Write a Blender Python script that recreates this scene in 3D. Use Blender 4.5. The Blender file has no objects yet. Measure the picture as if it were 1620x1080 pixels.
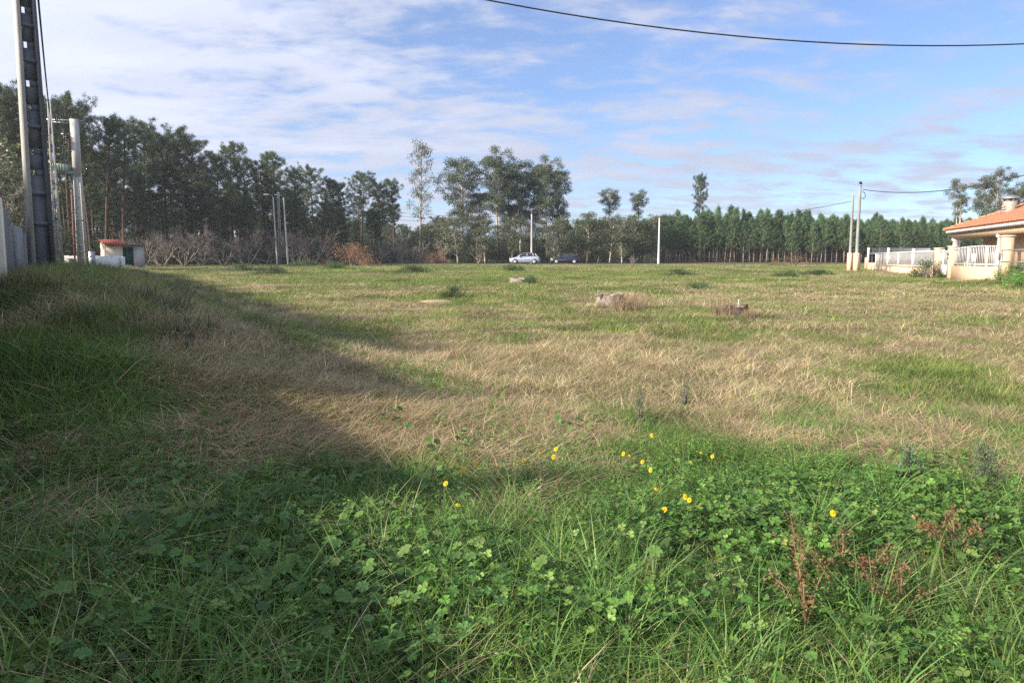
import bpy, math, random
import numpy as np
from mathutils import Vector, Matrix, Euler

SC = bpy.context.scene
COL = SC.collection
rng = np.random.default_rng(7)
random.seed(7)
PI = math.pi

# ------------------------------------------------------------------ camera, sky, sun, exposure
EYE = 1.6
FPX = 1180.0                       # focal length in photo pixels (photo 1620 x 1080)
TH = math.atan(129 / FPX)          # pitch below the horizon
CT, ST = math.cos(TH), math.sin(TH)
cam = bpy.data.cameras.new('camera')
cam.sensor_width = 36; cam.lens = FPX / 1620 * 36
cam.clip_start = 0.05; cam.clip_end = 3000
camo = bpy.data.objects.new('camera', cam); COL.objects.link(camo)
camo.location = (0, 0, EYE); camo.rotation_euler = (PI / 2 - TH, 0, 0)
SC.camera = camo

SUN_EL = math.radians(25)
SUN_H = Vector((-0.906, -0.423))    # horizontal direction towards the sun: left and a little behind
SUN_H.normalize()
sun = bpy.data.lights.new('sun', 'SUN')
sun.energy = 3.4; sun.angle = math.radians(2.4); sun.color = (1.0, 0.90, 0.76)
suno = bpy.data.objects.new('sun', sun); COL.objects.link(suno)
ldir = Vector((-SUN_H.x * math.cos(SUN_EL), -SUN_H.y * math.cos(SUN_EL), -math.sin(SUN_EL)))
suno.rotation_euler = ldir.to_track_quat('-Z', 'Y').to_euler()
suno.location = (-40, -20, 40)

world = bpy.data.worlds.new('World'); SC.world = world; world.use_nodes = True
wt = world.node_tree; wt.nodes.clear()
def N(t, kind, **kw):
    n = t.nodes.new(kind)
    for k, v in kw.items(): setattr(n, k, v)
    return n
def L(t, a, b): t.links.new(a, b)
def math_node(t, op, a, b=None, clamp=False):
    n = N(t, 'ShaderNodeMath', operation=op, use_clamp=clamp)
    for i, v in enumerate((a, b)):
        if v is None: continue
        if isinstance(v, (int, float)): n.inputs[i].default_value = v
        else: L(t, v, n.inputs[i])
    return n.outputs[0]
def ramp(t, fac, stops):
    n = N(t, 'ShaderNodeValToRGB')
    while len(n.color_ramp.elements) < len(stops): n.color_ramp.elements.new(0.5)
    for e, (p, c) in zip(n.color_ramp.elements, stops):
        e.position = p; e.color = (*c, 1) if len(c) == 3 else c
    L(t, fac, n.inputs[0]); return n.outputs[0]
def noise_tex(t, vec, scale, detail=4, rough=0.55, dist=0.0):
    n = N(t, 'ShaderNodeTexNoise')
    n.inputs['Scale'].default_value = scale; n.inputs['Detail'].default_value = detail
    n.inputs['Roughness'].default_value = rough; n.inputs['Distortion'].default_value = dist
    if vec is not None: L(t, vec, n.inputs['Vector'])
    return n.outputs['Fac']
def mixcol(t, fac, a, b, mode='MIX'):
    n = N(t, 'ShaderNodeMix', data_type='RGBA', blend_type=mode)
    for s, v in ((n.inputs[0], fac), (n.inputs[6], a), (n.inputs[7], b)):
        if isinstance(v, (int, float)): s.default_value = v
        elif isinstance(v, tuple): s.default_value = (*v, 1)
        else: L(t, v, s)
    return n.outputs[2]

SKY_STRENGTH = 0.15
sky = N(wt, 'ShaderNodeTexSky', sky_type='NISHITA', sun_disc=False)
sky.sun_elevation = SUN_EL; sky.sun_rotation = math.atan2(SUN_H.x, SUN_H.y)
sky.air_density = 1.0; sky.dust_density = 0.3; sky.ozone_density = 2.5; sky.altitude = 50
tc = N(wt, 'ShaderNodeTexCoord'); sep = N(wt, 'ShaderNodeSeparateXYZ'); L(wt, tc.outputs['Generated'], sep.inputs[0])
zz = math_node(wt, 'ADD', math_node(wt, 'MAXIMUM', sep.outputs[2], 0.0), 0.16)
cx = math_node(wt, 'DIVIDE', sep.outputs[0], zz); cy = math_node(wt, 'DIVIDE', sep.outputs[1], zz)
cmb = N(wt, 'ShaderNodeCombineXYZ'); L(wt, cx, cmb.inputs[0]); L(wt, cy, cmb.inputs[1])
def cmap(loc, rot, scale):
    m = N(wt, 'ShaderNodeMapping'); L(wt, cmb.outputs[0], m.inputs[0])
    m.inputs['Location'].default_value = loc; m.inputs['Rotation'].default_value = (0, 0, rot); m.inputs['Scale'].default_value = scale
    return m.outputs[0]
big = noise_tex(wt, cmap((3.1, 1.7, 0), 0.5, (0.55, 0.9, 1)), 1.0, 3, 0.5, 0.4)
mid = noise_tex(wt, cmap((1.3, 5.2, 0), 0.55, (1.5, 2.6, 1)), 1.3, 6, 0.58, 0.35)
puff = noise_tex(wt, cmap((7.3, 2.2, 0), 0.35, (3.2, 4.6, 1)), 1.5, 7, 0.56, 0.25)
cov = math_node(wt, 'ADD', math_node(wt, 'MULTIPLY', big, 0.95), math_node(wt, 'MULTIPLY', mid, 1.05))
cov = math_node(wt, 'ADD', cov, math_node(wt, 'MULTIPLY', puff, 1.25))
cov = math_node(wt, 'SUBTRACT', cov, math_node(wt, 'MULTIPLY', cx, 0.085))      # the bank of cloud thickens to the west
cloud = ramp(wt, math_node(wt, 'MULTIPLY', cov, 0.5), [(0.675, (0.16, 0.16, 0.16)), (0.745, (0.38, 0.38, 0.38)), (0.81, (0.72, 0.72, 0.72)), (0.90, (0.96, 0.96, 0.96))])
lum = math_node(wt, 'ADD', math_node(wt, 'MULTIPLY', mid, 1.1), 1.6)
dt = N(wt, 'ShaderNodeVectorMath', operation='DOT_PRODUCT'); L(wt, tc.outputs['Generated'], dt.inputs[0])
dt.inputs[1].default_value = (SUN_H.x * math.cos(SUN_EL), SUN_H.y * math.cos(SUN_EL), math.sin(SUN_EL))
ph_ = math_node(wt, 'POWER', math_node(wt, 'ADD', math_node(wt, 'MULTIPLY', dt.outputs['Value'], 0.5), 0.5), 2.0)      # thin cloud scatters forwards: brighter towards the sun
lum = math_node(wt, 'MULTIPLY', lum, math_node(wt, 'ADD', math_node(wt, 'MULTIPLY', ph_, 0.95), 0.62))
ccol = N(wt, 'ShaderNodeVectorMath', operation='SCALE'); ccol.inputs[0].default_value = (0.90, 0.96, 1.18); L(wt, lum, ccol.inputs[3])
clear_sky = mixcol(wt, 1.0, sky.outputs[0], (0.295, 0.34, 0.435), 'MULTIPLY')
skyc = mixcol(wt, cloud, clear_sky, ccol.outputs[0])
bg = N(wt, 'ShaderNodeBackground'); L(wt, skyc, bg.inputs[0]); bg.inputs[1].default_value = SKY_STRENGTH
wo = N(wt, 'ShaderNodeOutputWorld'); L(wt, bg.outputs[0], wo.inputs[0])

SC.view_settings.view_transform = 'Standard'; SC.view_settings.look = 'None'
SC.view_settings.exposure = 1.62; SC.view_settings.gamma = 1.0; SC.view_settings.use_curve_mapping = False
SC.render.engine = 'CYCLES'
SC.cycles.use_denoising = False; SC.cycles.sample_clamp_indirect = 2.0
SC.cycles.max_bounces = 6; SC.cycles.diffuse_bounces = 4; SC.cycles.glossy_bounces = 2; SC.cycles.transmission_bounces = 4

# ------------------------------------------------------------------ helpers
def vnoise(x, y, seed=0):
    x = np.asarray(x, float); y = np.asarray(y, float)
    xi = np.floor(x).astype(np.int64); yi = np.floor(y).astype(np.int64)
    xf, yf = x - xi, y - yi
    def h(a, b):
        n = (a * 374761393 + b * 668265263 + seed * 1442695041) & 0x7fffffff
        n = ((n ^ (n >> 13)) * 1274126177) & 0x7fffffff
        return ((n ^ (n >> 16)) & 0xffff) / 65535.0
    u, v = xf * xf * (3 - 2 * xf), yf * yf * (3 - 2 * yf)
    return (h(xi, yi) * (1 - u) + h(xi + 1, yi) * u) * (1 - v) + (h(xi, yi + 1) * (1 - u) + h(xi + 1, yi + 1) * u) * v
def fbm(x, y, seed=0):
    return (vnoise(x, y, seed) * 0.53 + vnoise(x * 2.1, y * 2.1, seed + 1) * 0.3 + vnoise(x * 4.3, y * 4.3, seed + 2) * 0.17)
def sstep(a, b, x):
    t = np.clip((np.asarray(x, float) - a) / (b - a), 0, 1); return t * t * (3 - 2 * t)
WN = np.array([0.883, 0.469])        # normal of the garden wall line, towards the field
def wall_dist(X, Y): return (np.asarray(X) + 7.0) * WN[0] + (np.asarray(Y) - 10.2) * WN[1]
def ground(X, Y):
    X = np.asarray(X, float); Y = np.asarray(Y, float)
    s = np.clip(Y - 5, 0, None)
    h = 0.0105 * (s - 3 * (1 - np.exp(-s / 3)))
    h = h + np.interp(Y, [0, 16, 30, 50, 90], [1.3, 1.3, 0.8, 0.5, 0.4]) * (1 - sstep(0.2, 5.8, wall_dist(X, Y))) * sstep(4.5, 11, Y)
    h = h + 0.10 * (fbm(X * 0.23 + 11, Y * 0.23, 3) - 0.5) * sstep(3, 9, Y) + 0.06 * (fbm(X * 1.1, Y * 1.1, 5) - 0.5)
    h = h + 0.35 * np.exp(-((X - 25.5) / 3.0) ** 2 - ((Y - 36.0) / 4.0) ** 2)
    return h
def gz(X, Y): return float(ground(X, Y))
def project(X, Y, Z):
    z = np.asarray(Z) - EYE; d = Y * CT - z * ST; v = Y * ST + z * CT
    return 810 + FPX * X / d, 540 - FPX * v / d
def x_at(px, Y, z=1.0): return (px - 810) / FPX * (Y * CT - (z - EYE) * ST)
def z_at(py, Y):
    v = (540 - py) / FPX; return EYE + Y * (v * CT - ST) / (CT + v * ST)
def depth_at(py, rise=0.0):          # distance at which the ground (plus rise) shows on photo row py
    lo, hi = 1.0, 150.0
    for _ in range(50):
        m = (lo + hi) / 2
        zg = 0.0105 * max(0.0, (m - 5) - 3 * (1 - math.exp(-max(0, m - 5) / 3))) + rise
        if z_at(py, m) < zg: hi = m
        else: lo = m
    return lo
def spot(px, py, rise=0.0):
    Y = depth_at(py, rise); X = x_at(px, Y, rise); return X, Y, gz(X, Y)

def new_mesh(name, V, F, cols=None, smooth=False):
    """V (n,3); F list of index arrays (m,3) and (k,4); cols (n,3) or None"""
    me = bpy.data.meshes.new(name)
    V = np.asarray(V, np.float32)
    F = [np.asarray(f, np.int32) for f in F if len(f)]
    loops = np.concatenate([f.ravel() for f in F]); sizes = np.concatenate([np.full(len(f), f.shape[1], np.int32) for f in F])
    starts = np.concatenate([[0], np.cumsum(sizes)[:-1]]).astype(np.int32)
    me.vertices.add(len(V)); me.vertices.foreach_set('co', V.ravel())
    me.loops.add(len(loops)); me.loops.foreach_set('vertex_index', loops.astype(np.int32))
    me.polygons.add(len(sizes)); me.polygons.foreach_set('loop_start', starts)
    try: me.polygons.foreach_set('loop_total', sizes)
    except Exception: pass
    me.update(calc_edges=True)
    if cols is not None:
        a = me.attributes.new('col', 'FLOAT_COLOR', 'POINT')
        a.data.foreach_set('color', np.concatenate([np.asarray(cols, np.float32), np.ones((len(V), 1), np.float32)], 1).ravel())
    if smooth: me.polygons.foreach_set('use_smooth', np.ones(len(sizes), bool))
    return me

class MB:
    """collects simple shapes for ONE mesh"""
    def __init__(s): s.V = []; s.F3 = []; s.F4 = []; s.n = 0; s.C = []
    def add(s, V, F, col=None):
        V = np.asarray(V, float)
        for f in F:
            (s.F4 if len(f) == 4 else s.F3).append([i + s.n for i in f])
        s.V.append(V); s.n += len(V); s.C.append(np.tile(np.array(col if col is not None else (1, 1, 1), float), (len(V), 1)))
        return s
    def box(s, c, d, rz=0, col=None, top=1.0):
        hx, hy, hz = d[0] / 2, d[1] / 2, d[2] / 2
        P = [(-hx, -hy, -hz), (hx, -hy, -hz), (hx, hy, -hz), (-hx, hy, -hz), (-hx * top, -hy * top, hz), (hx * top, -hy * top, hz), (hx * top, hy * top, hz), (-hx * top, hy * top, hz)]
        cr, sr = math.cos(rz), math.sin(rz)
        V = [(c[0] + x * cr - y * sr, c[1] + x * sr + y * cr, c[2] + z) for x, y, z in P]
        return s.add(V, [(0, 3, 2, 1), (4, 5, 6, 7), (0, 1, 5, 4), (1, 2, 6, 5), (2, 3, 7, 6), (3, 0, 4, 7)], col)
    def hexa(s, P, col=None):   # 8 points, bottom ring then top ring
        return s.add(P, [(0, 3, 2, 1), (4, 5, 6, 7), (0, 1, 5, 4), (1, 2, 6, 5), (2, 3, 7, 6), (3, 0, 4, 7)], col)
    def tube(s, pts, radii, sides=6, col=None, cap=True):
        pts = [Vector(p) for p in pts]; n = len(pts); V = []
        if isinstance(radii, (int, float)): radii = [radii] * n
        ref = Vector((0, 0, 1))
        for i, p in enumerate(pts):
            d = (pts[min(i + 1, n - 1)] - pts[max(i - 1, 0)])
            if d.length < 1e-9: d = Vector((0, 0, 1))
            d.normalize()
            a = d.cross(Vector((1, 0, 0)) if abs(d.x) < 0.8 else Vector((0, 1, 0))).normalized(); b = d.cross(a)
            for k in range(sides):
                t = 2 * PI * k / sides; q = p + (a * math.cos(t) + b * math.sin(t)) * radii[i]; V.append(q[:])
        F = []
        for i in range(n - 1):
            for k in range(sides):
                k2 = (k + 1) % sides; F.append((i * sides + k, i * sides + k2, (i + 1) * sides + k2, (i + 1) * sides + k))
        if cap:
            m = len(V); V.append(pts[-1][:]); V.append(pts[0][:])
            for k in range(sides):
                k2 = (k + 1) % sides; F.append(((n - 1) * sides + k, (n - 1) * sides + k2, m)); F.append((k2, k, m + 1))
        return s.add(V, F, col)
    def arrays(s, V, F3=None, F4=None, C=None):
        V = np.asarray(V)
        if F3 is not None: s.F3.extend((np.asarray(F3) + s.n).tolist())
        if F4 is not None: s.F4.extend((np.asarray(F4) + s.n).tolist())
        s.V.append(V); s.n += len(V); s.C.append(np.ones((len(V), 3)) if C is None else np.asarray(C)); return s
    def mesh(s, name, mat=None, smooth=False):
        me = new_mesh(name, np.concatenate(s.V), [np.array(s.F3).reshape(-1, 3), np.array(s.F4).reshape(-1, 4)], np.concatenate(s.C), smooth)
        if mat: me.materials.append(mat)
        return me
    def build(s, name, mat, parent=None, smooth=False):
        return link(name, s.mesh(name, mat, smooth), parent)

def link(name, me, parent=None, loc=None):
    o = bpy.data.objects.new(name, me); COL.objects.link(o)
    if parent is not None: o.parent = parent
    if loc is not None: o.location = loc
    return o
def thing(name, label, cat, loc=(0, 0, 0), rz=0, group=None):
    o = bpy.data.objects.new(name, None); COL.objects.link(o); o.empty_display_size = 0.3
    o.location = loc; o.rotation_euler = (0, 0, rz)
    return tag(o, label, cat, group)
def tag(o, label=None, cat=None, group=None, kind=None):
    if label: o['label'] = label
    if cat: o['category'] = cat
    if group: o['group'] = group
    if kind: o['kind'] = kind
    return o
ORD = ['first', 'second', 'third', 'fourth', 'fifth', 'sixth', 'seventh', 'eighth', 'ninth', 'tenth', 'eleventh', 'twelfth', 'thirteenth', 'fourteenth',
       'fifteenth', 'sixteenth', 'seventeenth', 'eighteenth', 'nineteenth', 'twentieth', 'twenty-first', 'twenty-second', 'twenty-third', 'twenty-fourth',
       'twenty-fifth', 'twenty-sixth', 'twenty-seventh', 'twenty-eighth', 'twenty-ninth', 'thirtieth', 'thirty-first', 'thirty-second', 'thirty-third',
       'thirty-fourth', 'thirty-fifth', 'thirty-sixth', 'thirty-seventh', 'thirty-eighth', 'thirty-ninth', 'fortieth']

# ------------------------------------------------------------------ materials
def solid(name, c1, c2=None, scale=4, rough=0.8, bump=0.0, spec=0.3, metal=0.0, streak=1.0, attr=False):
    m = bpy.data.materials.new(name); m.use_nodes = True; t = m.node_tree
    b = t.nodes['Principled BSDF']; c2 = c2 or tuple(x * 0.7 for x in c1)
    tcn = N(t, 'ShaderNodeTexCoord'); mp = N(t, 'ShaderNodeMapping'); L(t, tcn.outputs['Object'], mp.inputs[0]); mp.inputs['Scale'].default_value = (1, 1, streak)
    n1 = noise_tex(t, mp.outputs[0], scale, 6, 0.62); n2 = noise_tex(t, mp.outputs[0], scale * 7.3, 3, 0.6)
    f = math_node(t, 'ADD', math_node(t, 'MULTIPLY', n1, 0.75), math_node(t, 'MULTIPLY', n2, 0.25))
    c = ramp(t, f, [(0.34, c1), (0.66, c2)])
    if attr:
        a = N(t, 'ShaderNodeAttribute', attribute_name='col'); c = mixcol(t, 1.0, c, a.outputs['Color'], 'MULTIPLY')
    L(t, c, b.inputs['Base Color']); b.inputs['Roughness'].default_value = rough
    b.inputs['Specular IOR Level'].default_value = spec; b.inputs['Metallic'].default_value = metal
    if bump:
        bn = N(t, 'ShaderNodeBump'); bn.inputs['Strength'].default_value = bump; bn.inputs['Distance'].default_value = 0.02
        L(t, n2, bn.inputs['Height']); L(t, bn.outputs[0], b.inputs['Normal'])
    return m
def leafy(name, trans=0.3, rough=0.55, vary=0.5, patch=0.25, pscale=0.35, spec=0.25, tint=(1, 1, 1)):
    m = bpy.data.materials.new(name); m.use_nodes = True; t = m.node_tree; b = t.nodes['Principled BSDF']; out = t.nodes['Material Output']
    a = N(t, 'ShaderNodeAttribute', attribute_name='col'); oi = N(t, 'ShaderNodeObjectInfo'); g = N(t, 'ShaderNodeNewGeometry')
    pn = noise_tex(t, g.outputs['Position'], pscale, 3, 0.6)
    k = math_node(t, 'ADD', math_node(t, 'MULTIPLY', oi.outputs['Random'], vary), 1 - vary / 2)
    k = math_node(t, 'MULTIPLY', k, math_node(t, 'ADD', math_node(t, 'MULTIPLY', pn, 2 * patch), 1 - patch))
    v = N(t, 'ShaderNodeVectorMath', operation='SCALE'); L(t, a.outputs['Color'], v.inputs[0]); L(t, k, v.inputs[3])
    c = mixcol(t, 1.0, v.outputs[0], tint, 'MULTIPLY')
    L(t, c, b.inputs['Base Color']); b.inputs['Roughness'].default_value = rough; b.inputs['Specular IOR Level'].default_value = spec
    tr = N(t, 'ShaderNodeBsdfTranslucent'); L(t, c, tr.inputs[0])
    mx = N(t, 'ShaderNodeMixShader'); mx.inputs[0].default_value = trans
    L(t, b.outputs[0], mx.inputs[1]); L(t, tr.outputs[0], mx.inputs[2]); L(t, mx.outputs[0], out.inputs[0])
    return m
def plain(name, c, rough=0.5, spec=0.4, metal=0.0):
    return solid(name, c, tuple(x * 0.85 for x in c), 6, rough, 0, spec, metal)
M = {}
M['needle'] = leafy('pine_needles', 0.18, 0.6, 0.5, 0.3, 0.2)
M['euca'] = leafy('eucalyptus_leaves', 0.22, 0.45, 0.4, 0.3, 0.25)
M['leaf'] = leafy('shrub_leaves', 0.28, 0.55, 0.5, 0.3, 0.4)
M['grass'] = leafy('green_grass', 0.34, 0.5, 0.55, 0.35, 0.45)
M['straw'] = leafy('dry_straw', 0.25, 0.7, 0.45, 0.3, 0.5, 0.15)
M['herb'] = leafy('herb_leaves', 0.3, 0.5, 0.45, 0.3, 0.9, 0.3)
M['petal'] = leafy('petals', 0.3, 0.6, 0.1, 0.05)
M['bark_pine'] = solid('pine_bark', (0.13, 0.085, 0.06), (0.05, 0.035, 0.028), 3, 0.95, 0.6, 0.1, streak=0.3)
M['bark_young'] = solid('young_pine_bark', (0.30, 0.24, 0.20), (0.17, 0.13, 0.105), 3, 0.95, 0.4, 0.1, streak=0.3)
M['bark_euca'] = solid('eucalyptus_bark', (0.52, 0.46, 0.39), (0.28, 0.22, 0.18), 1.3, 0.85, 0.2, 0.15, streak=0.25)
M['twig'] = solid('bare_twigs', (0.30, 0.25, 0.21), (0.18, 0.145, 0.125), 2.5, 0.95, 0.2, 0.1)
M['concrete'] = solid('weathered_concrete', (0.33, 0.325, 0.30), (0.20, 0.20, 0.19), 2.2, 0.92, 0.35, 0.15, streak=0.35)
M['concrete_pale'] = solid('pale_concrete', (0.52, 0.50, 0.46), (0.36, 0.35, 0.33), 2.0, 0.9, 0.3, 0.15, streak=0.35)
M['concrete_shaded'] = solid('shaded_concrete', (0.17, 0.175, 0.185), (0.10, 0.105, 0.115), 2.2, 0.92, 0.3, 0.12, streak=0.35)  # shade painted into the tall pole's web and right flange; lit flange stays pale
M['render_grey'] = solid('grey_render', (0.34, 0.335, 0.32), (0.19, 0.19, 0.185), 2.2, 0.95, 0.5, 0.12, streak=0.3)
M['peach'] = solid('peach_paint', (0.69, 0.48, 0.305), (0.54, 0.37, 0.24), 1.3, 0.85, 0.15, 0.2, streak=0.5)
M['cream'] = solid('cream_paint', (0.74, 0.66, 0.50), (0.60, 0.52, 0.38), 1.6, 0.85, 0.15, 0.2)
M['white'] = solid('white_paint', (0.72, 0.71, 0.69), (0.58, 0.57, 0.55), 2, 0.6, 0.05, 0.3)
M['white_wall'] = solid('white_limewash', (0.78, 0.77, 0.73), (0.52, 0.52, 0.49), 1.8, 0.9, 0.2, 0.15)
M['tile'] = solid('orange_roof_tile', (0.54, 0.25, 0.14), (0.36, 0.15, 0.085), 2.6, 0.85, 0.2, 0.2)
M['tile_red'] = solid('red_roof_tile', (0.42, 0.12, 0.075), (0.26, 0.085, 0.06), 3, 0.9, 0.2, 0.15)
M['tile_old'] = solid('old_brown_roof', (0.20, 0.15, 0.11), (0.11, 0.09, 0.07), 3, 0.95, 0.2, 0.1)
M['green_door'] = solid('green_door_paint', (0.03, 0.10, 0.085), (0.02, 0.065, 0.055), 3, 0.6)
M['galv'] = solid('galvanised_steel', (0.40, 0.41, 0.42), (0.28, 0.29, 0.30), 5, 0.45, 0, 0.5, 0.6)
M['cable'] = plain('cable_sheath', (0.025, 0.026, 0.03), 0.6)
M['trafo'] = solid('transformer_paint', (0.36, 0.43, 0.38), (0.27, 0.33, 0.29), 4, 0.5)
M['insul'] = plain('brown_insulator', (0.12, 0.055, 0.04), 0.25, 0.6)
M['stone'] = solid('chimney_stone', (0.48, 0.43, 0.36), (0.22, 0.19, 0.16), 7, 0.95, 0.6, 0.1)
M['wood_cut'] = solid('weathered_cut_wood', (0.46, 0.38, 0.30), (0.27, 0.21, 0.17), 5, 0.95, 0.5, 0.1)
M['wood_grey'] = solid('grey_rotten_wood', (0.36, 0.31, 0.26), (0.15, 0.12, 0.10), 5, 0.95, 0.8, 0.1, streak=0.4)
M['wood_dark'] = solid('dark_stump_bark', (0.12, 0.085, 0.075), (0.06, 0.045, 0.04), 6, 0.95, 0.7, 0.1)
M['rubber'] = plain('tyre_rubber', (0.02, 0.02, 0.022), 0.85)
M['rim'] = plain('alloy_rim', (0.60, 0.61, 0.63), 0.35, 0.5, 0.5)
M['silver'] = plain('silver_car_paint', (0.50, 0.54, 0.62), 0.3, 0.6, 0.35)
M['navy'] = plain('navy_car_paint', (0.012, 0.016, 0.035), 0.2, 0.7, 0.1)
M['glass'] = plain('dark_car_glass', (0.015, 0.018, 0.022), 0.08, 0.7)
M['lamp'] = plain('lamp_lens', (0.75, 0.75, 0.72), 0.2, 0.6)
M['redlamp'] = plain('red_lamp_lens', (0.35, 0.02, 0.02), 0.3, 0.6)
M['shadeplastic'] = plain('dark_grey_metal', (0.10, 0.10, 0.105), 0.6)
M['asphalt'] = solid('asphalt', (0.10, 0.10, 0.10), (0.06, 0.06, 0.06), 3, 0.95, 0.3, 0.1)
M['sand'] = solid('sandy_soil', (0.42, 0.33, 0.22), (0.28, 0.22, 0.14), 2, 1.0, 0.4, 0.05)
M['wall_block'] = solid('pale_house_wall', (0.62, 0.59, 0.53), (0.50, 0.47, 0.42), 1.2, 0.9, 0.1, 0.2)
M['conduit'] = plain('rusty_conduit', (0.20, 0.09, 0.07), 0.7)

# ground: thatch, soil and moss
def ground_mat():
    m = bpy.data.materials.new('field_soil'); m.use_nodes = True; t = m.node_tree; b = t.nodes['Principled BSDF']
    g = N(t, 'ShaderNodeNewGeometry'); p = g.outputs['Position']
    n0 = noise_tex(t, p, 0.09, 4, 0.6, 0.3); n1 = noise_tex(t, p, 0.55, 5, 0.65, 0.4); n2 = noise_tex(t, p, 7, 4, 0.7); n3 = noise_tex(t, p, 34, 3, 0.7)
    f = math_node(t, 'ADD', math_node(t, 'MULTIPLY', n0, 0.45), math_node(t, 'MULTIPLY', n1, 0.55))
    base = ramp(t, f, [(0.36, (0.055, 0.085, 0.022)), (0.47, (0.10, 0.10, 0.035)), (0.58, (0.17, 0.125, 0.065))])
    base = mixcol(t, math_node(t, 'MULTIPLY', ramp(t, n2, [(0.42, (0, 0, 0)), (0.62, (1, 1, 1))]), 0.6), base, (0.045, 0.038, 0.02))
    base = mixcol(t, math_node(t, 'MULTIPLY', n3, 0.4), base, (0.20, 0.17, 0.09))
    L(t, base, b.inputs['Base Color']); b.inputs['Roughness'].default_value = 1.0; b.inputs['Specular IOR Level'].default_value = 0.05
    bn = N(t, 'ShaderNodeBump'); bn.inputs['Strength'].default_value = 0.8; bn.inputs['Distance'].default_value = 0.04
    L(t, math_node(t, 'ADD', n2, math_node(t, 'MULTIPLY', n3, 0.5)), bn.inputs['Height']); L(t, bn.outputs[0], b.inputs['Normal'])
    return m
M['soil'] = ground_mat()

# ------------------------------------------------------------------ ground and road
def grid_sheet(name, xs, ys, zf, mat):
    X, Y = np.meshgrid(xs, ys); Z = zf(X, Y); nx, ny = len(xs), len(ys)
    i = np.arange(nx * ny).reshape(ny, nx)
    F = np.stack([i[:-1, :-1], i[:-1, 1:], i[1:, 1:], i[1:, :-1]], -1).reshape(-1, 4)
    me = new_mesh(name, np.stack([X, Y, Z], -1).reshape(-1, 3), [F], None, True); me.materials.append(mat)
    return link(name, me)
xs = np.concatenate([np.linspace(-900, -70, 40)[:-1], np.linspace(-70, -10, 90)[:-1], np.linspace(-10, 10, 110)[:-1], np.linspace(10, 60, 80)[:-1], np.linspace(60, 900, 40)])
ys = np.concatenate([np.linspace(-300, -6, 30)[:-1], np.linspace(-6, 14, 110)[:-1], np.linspace(14, 60, 110)[:-1], np.linspace(60, 140, 80)[:-1], np.linspace(140, 1500, 60)])
gr = grid_sheet('ground', xs, ys, lambda X, Y: np.where(Y > 160, np.minimum(ground(X, np.minimum(Y, 160)) + 0, 9), ground(X, Y)), M['soil'])
tag(gr, 'rough grassy field of soil, thatch and moss', None, None, 'structure')
ROAD_Y0, ROAD_Y1 = 98.5, 104.5
rd = grid_sheet('road', np.linspace(-120, 120, 90), np.linspace(ROAD_Y0, ROAD_Y1, 10), lambda X, Y: ground(X, Y) + 0.06, M['asphalt'])
tag(rd, 'narrow asphalt lane running along the far edge of the field', None, None, 'structure')
vg = grid_sheet('verge', np.linspace(-120, 120, 160), np.linspace(96.0, 98.6, 8), lambda X, Y: ground(X, Y) + 0.05 + 0.10 * (fbm(X * .7, Y * .7, 9) - .5), M['sand'])
tag(vg, 'pale sandy verge along the near side of the lane', None, None, 'structure')


# ------------------------------------------------------------------ garden wall on the left, and the long farm building beyond it that throws the big shade
WD = np.array([-0.469, 0.883])
def wl(Y): return np.array([-1.55 - 0.534 * Y, Y])
gw = thing('garden_wall', 'grey rendered garden wall with a cream capped pillar beside the tall pole', 'wall', (0, 0, 0))
def wall_piece(y0, y1, ztop, name, mat, th=0.16):
    a, b = wl(y0), wl(y1); o = -WN * th
    zb = min(gz(*a), gz(*b)) - 0.4
    P = [(*a, zb), (*b, zb), (*(b + o), zb), (*(a + o), zb), (*a, ztop), (*b, ztop), (*(b + o), ztop), (*(a + o), ztop)]
    MB().hexa(P).build(name, mat, gw)
wall_piece(-9.0, 1.2, 1.12, 'panel', M['render_grey'])  # unseen near stretch: stepped panel heights are shaped to set where its shade ends
wall_piece(1.21, 3.4, 1.25, 'panel', M['render_grey'])
wall_piece(3.41, 5.6, 1.62, 'panel', M['render_grey'])
wall_piece(5.61, 8.6, 2.25, 'panel', M['render_grey'])
wall_piece(8.61, 11.75, 2.36, 'panel', M['render_grey'])
wall_piece(11.76, 13.4, 2.16, 'panel', M['render_grey'])
for y0 in (10.28, 8.45, 3.25, 13.42):
    c = wl(y0 + 0.11) - WN * 0.08
    b = MB().box((c[0], c[1], 1.1), (0.26, 0.30, 2.7 if y0 > 10 and y0 < 13 else 1.9), math.atan2(WD[1], WD[0])).build('pillar', M['cream'] if y0 == 10.28 else M['render_grey'], gw)

fb = thing('farm_building', 'long pale farm building beyond the garden wall, left of the view', 'building', (0, 0, 0))
r0 = np.array([-17.5, 5.0]); r1 = np.array([-39.6, 46.5])
dv = (r1 - r0) / np.linalg.norm(r1 - r0); nv = np.array([dv[1], -dv[0]])
if nv[0] < 0: nv = -nv
def q(p, z): return (p[0], p[1], z)
hw, ze, zr = 4.6, 5.7, 8.5
MB().hexa([q(r0 + nv * hw, -0.5), q(r1 + nv * hw, -0.5), q(r1 - nv * hw, -0.5), q(r0 - nv * hw, -0.5), q(r0 + nv * hw, ze), q(r1 + nv * hw, ze), q(r1 - nv * hw, ze), q(r0 - nv * hw, ze)]).build('wall', M['wall_block'], fb)
for sgn in (1, -1):
    e = nv * sgn * (hw + 0.35); o0, o1 = r0 - dv * 0.3, r1 + dv * 0.3
    MB().hexa([q(o0 + e, ze - 0.05), q(o1 + e, ze - 0.05), q(o1, zr - 0.06), q(o0, zr - 0.06), q(o0 + e, ze + 0.08), q(o1 + e, ze + 0.08), q(o1, zr + 0.06), q(o0, zr + 0.06)]).build('roof_slope', M['tile'], fb)
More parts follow.
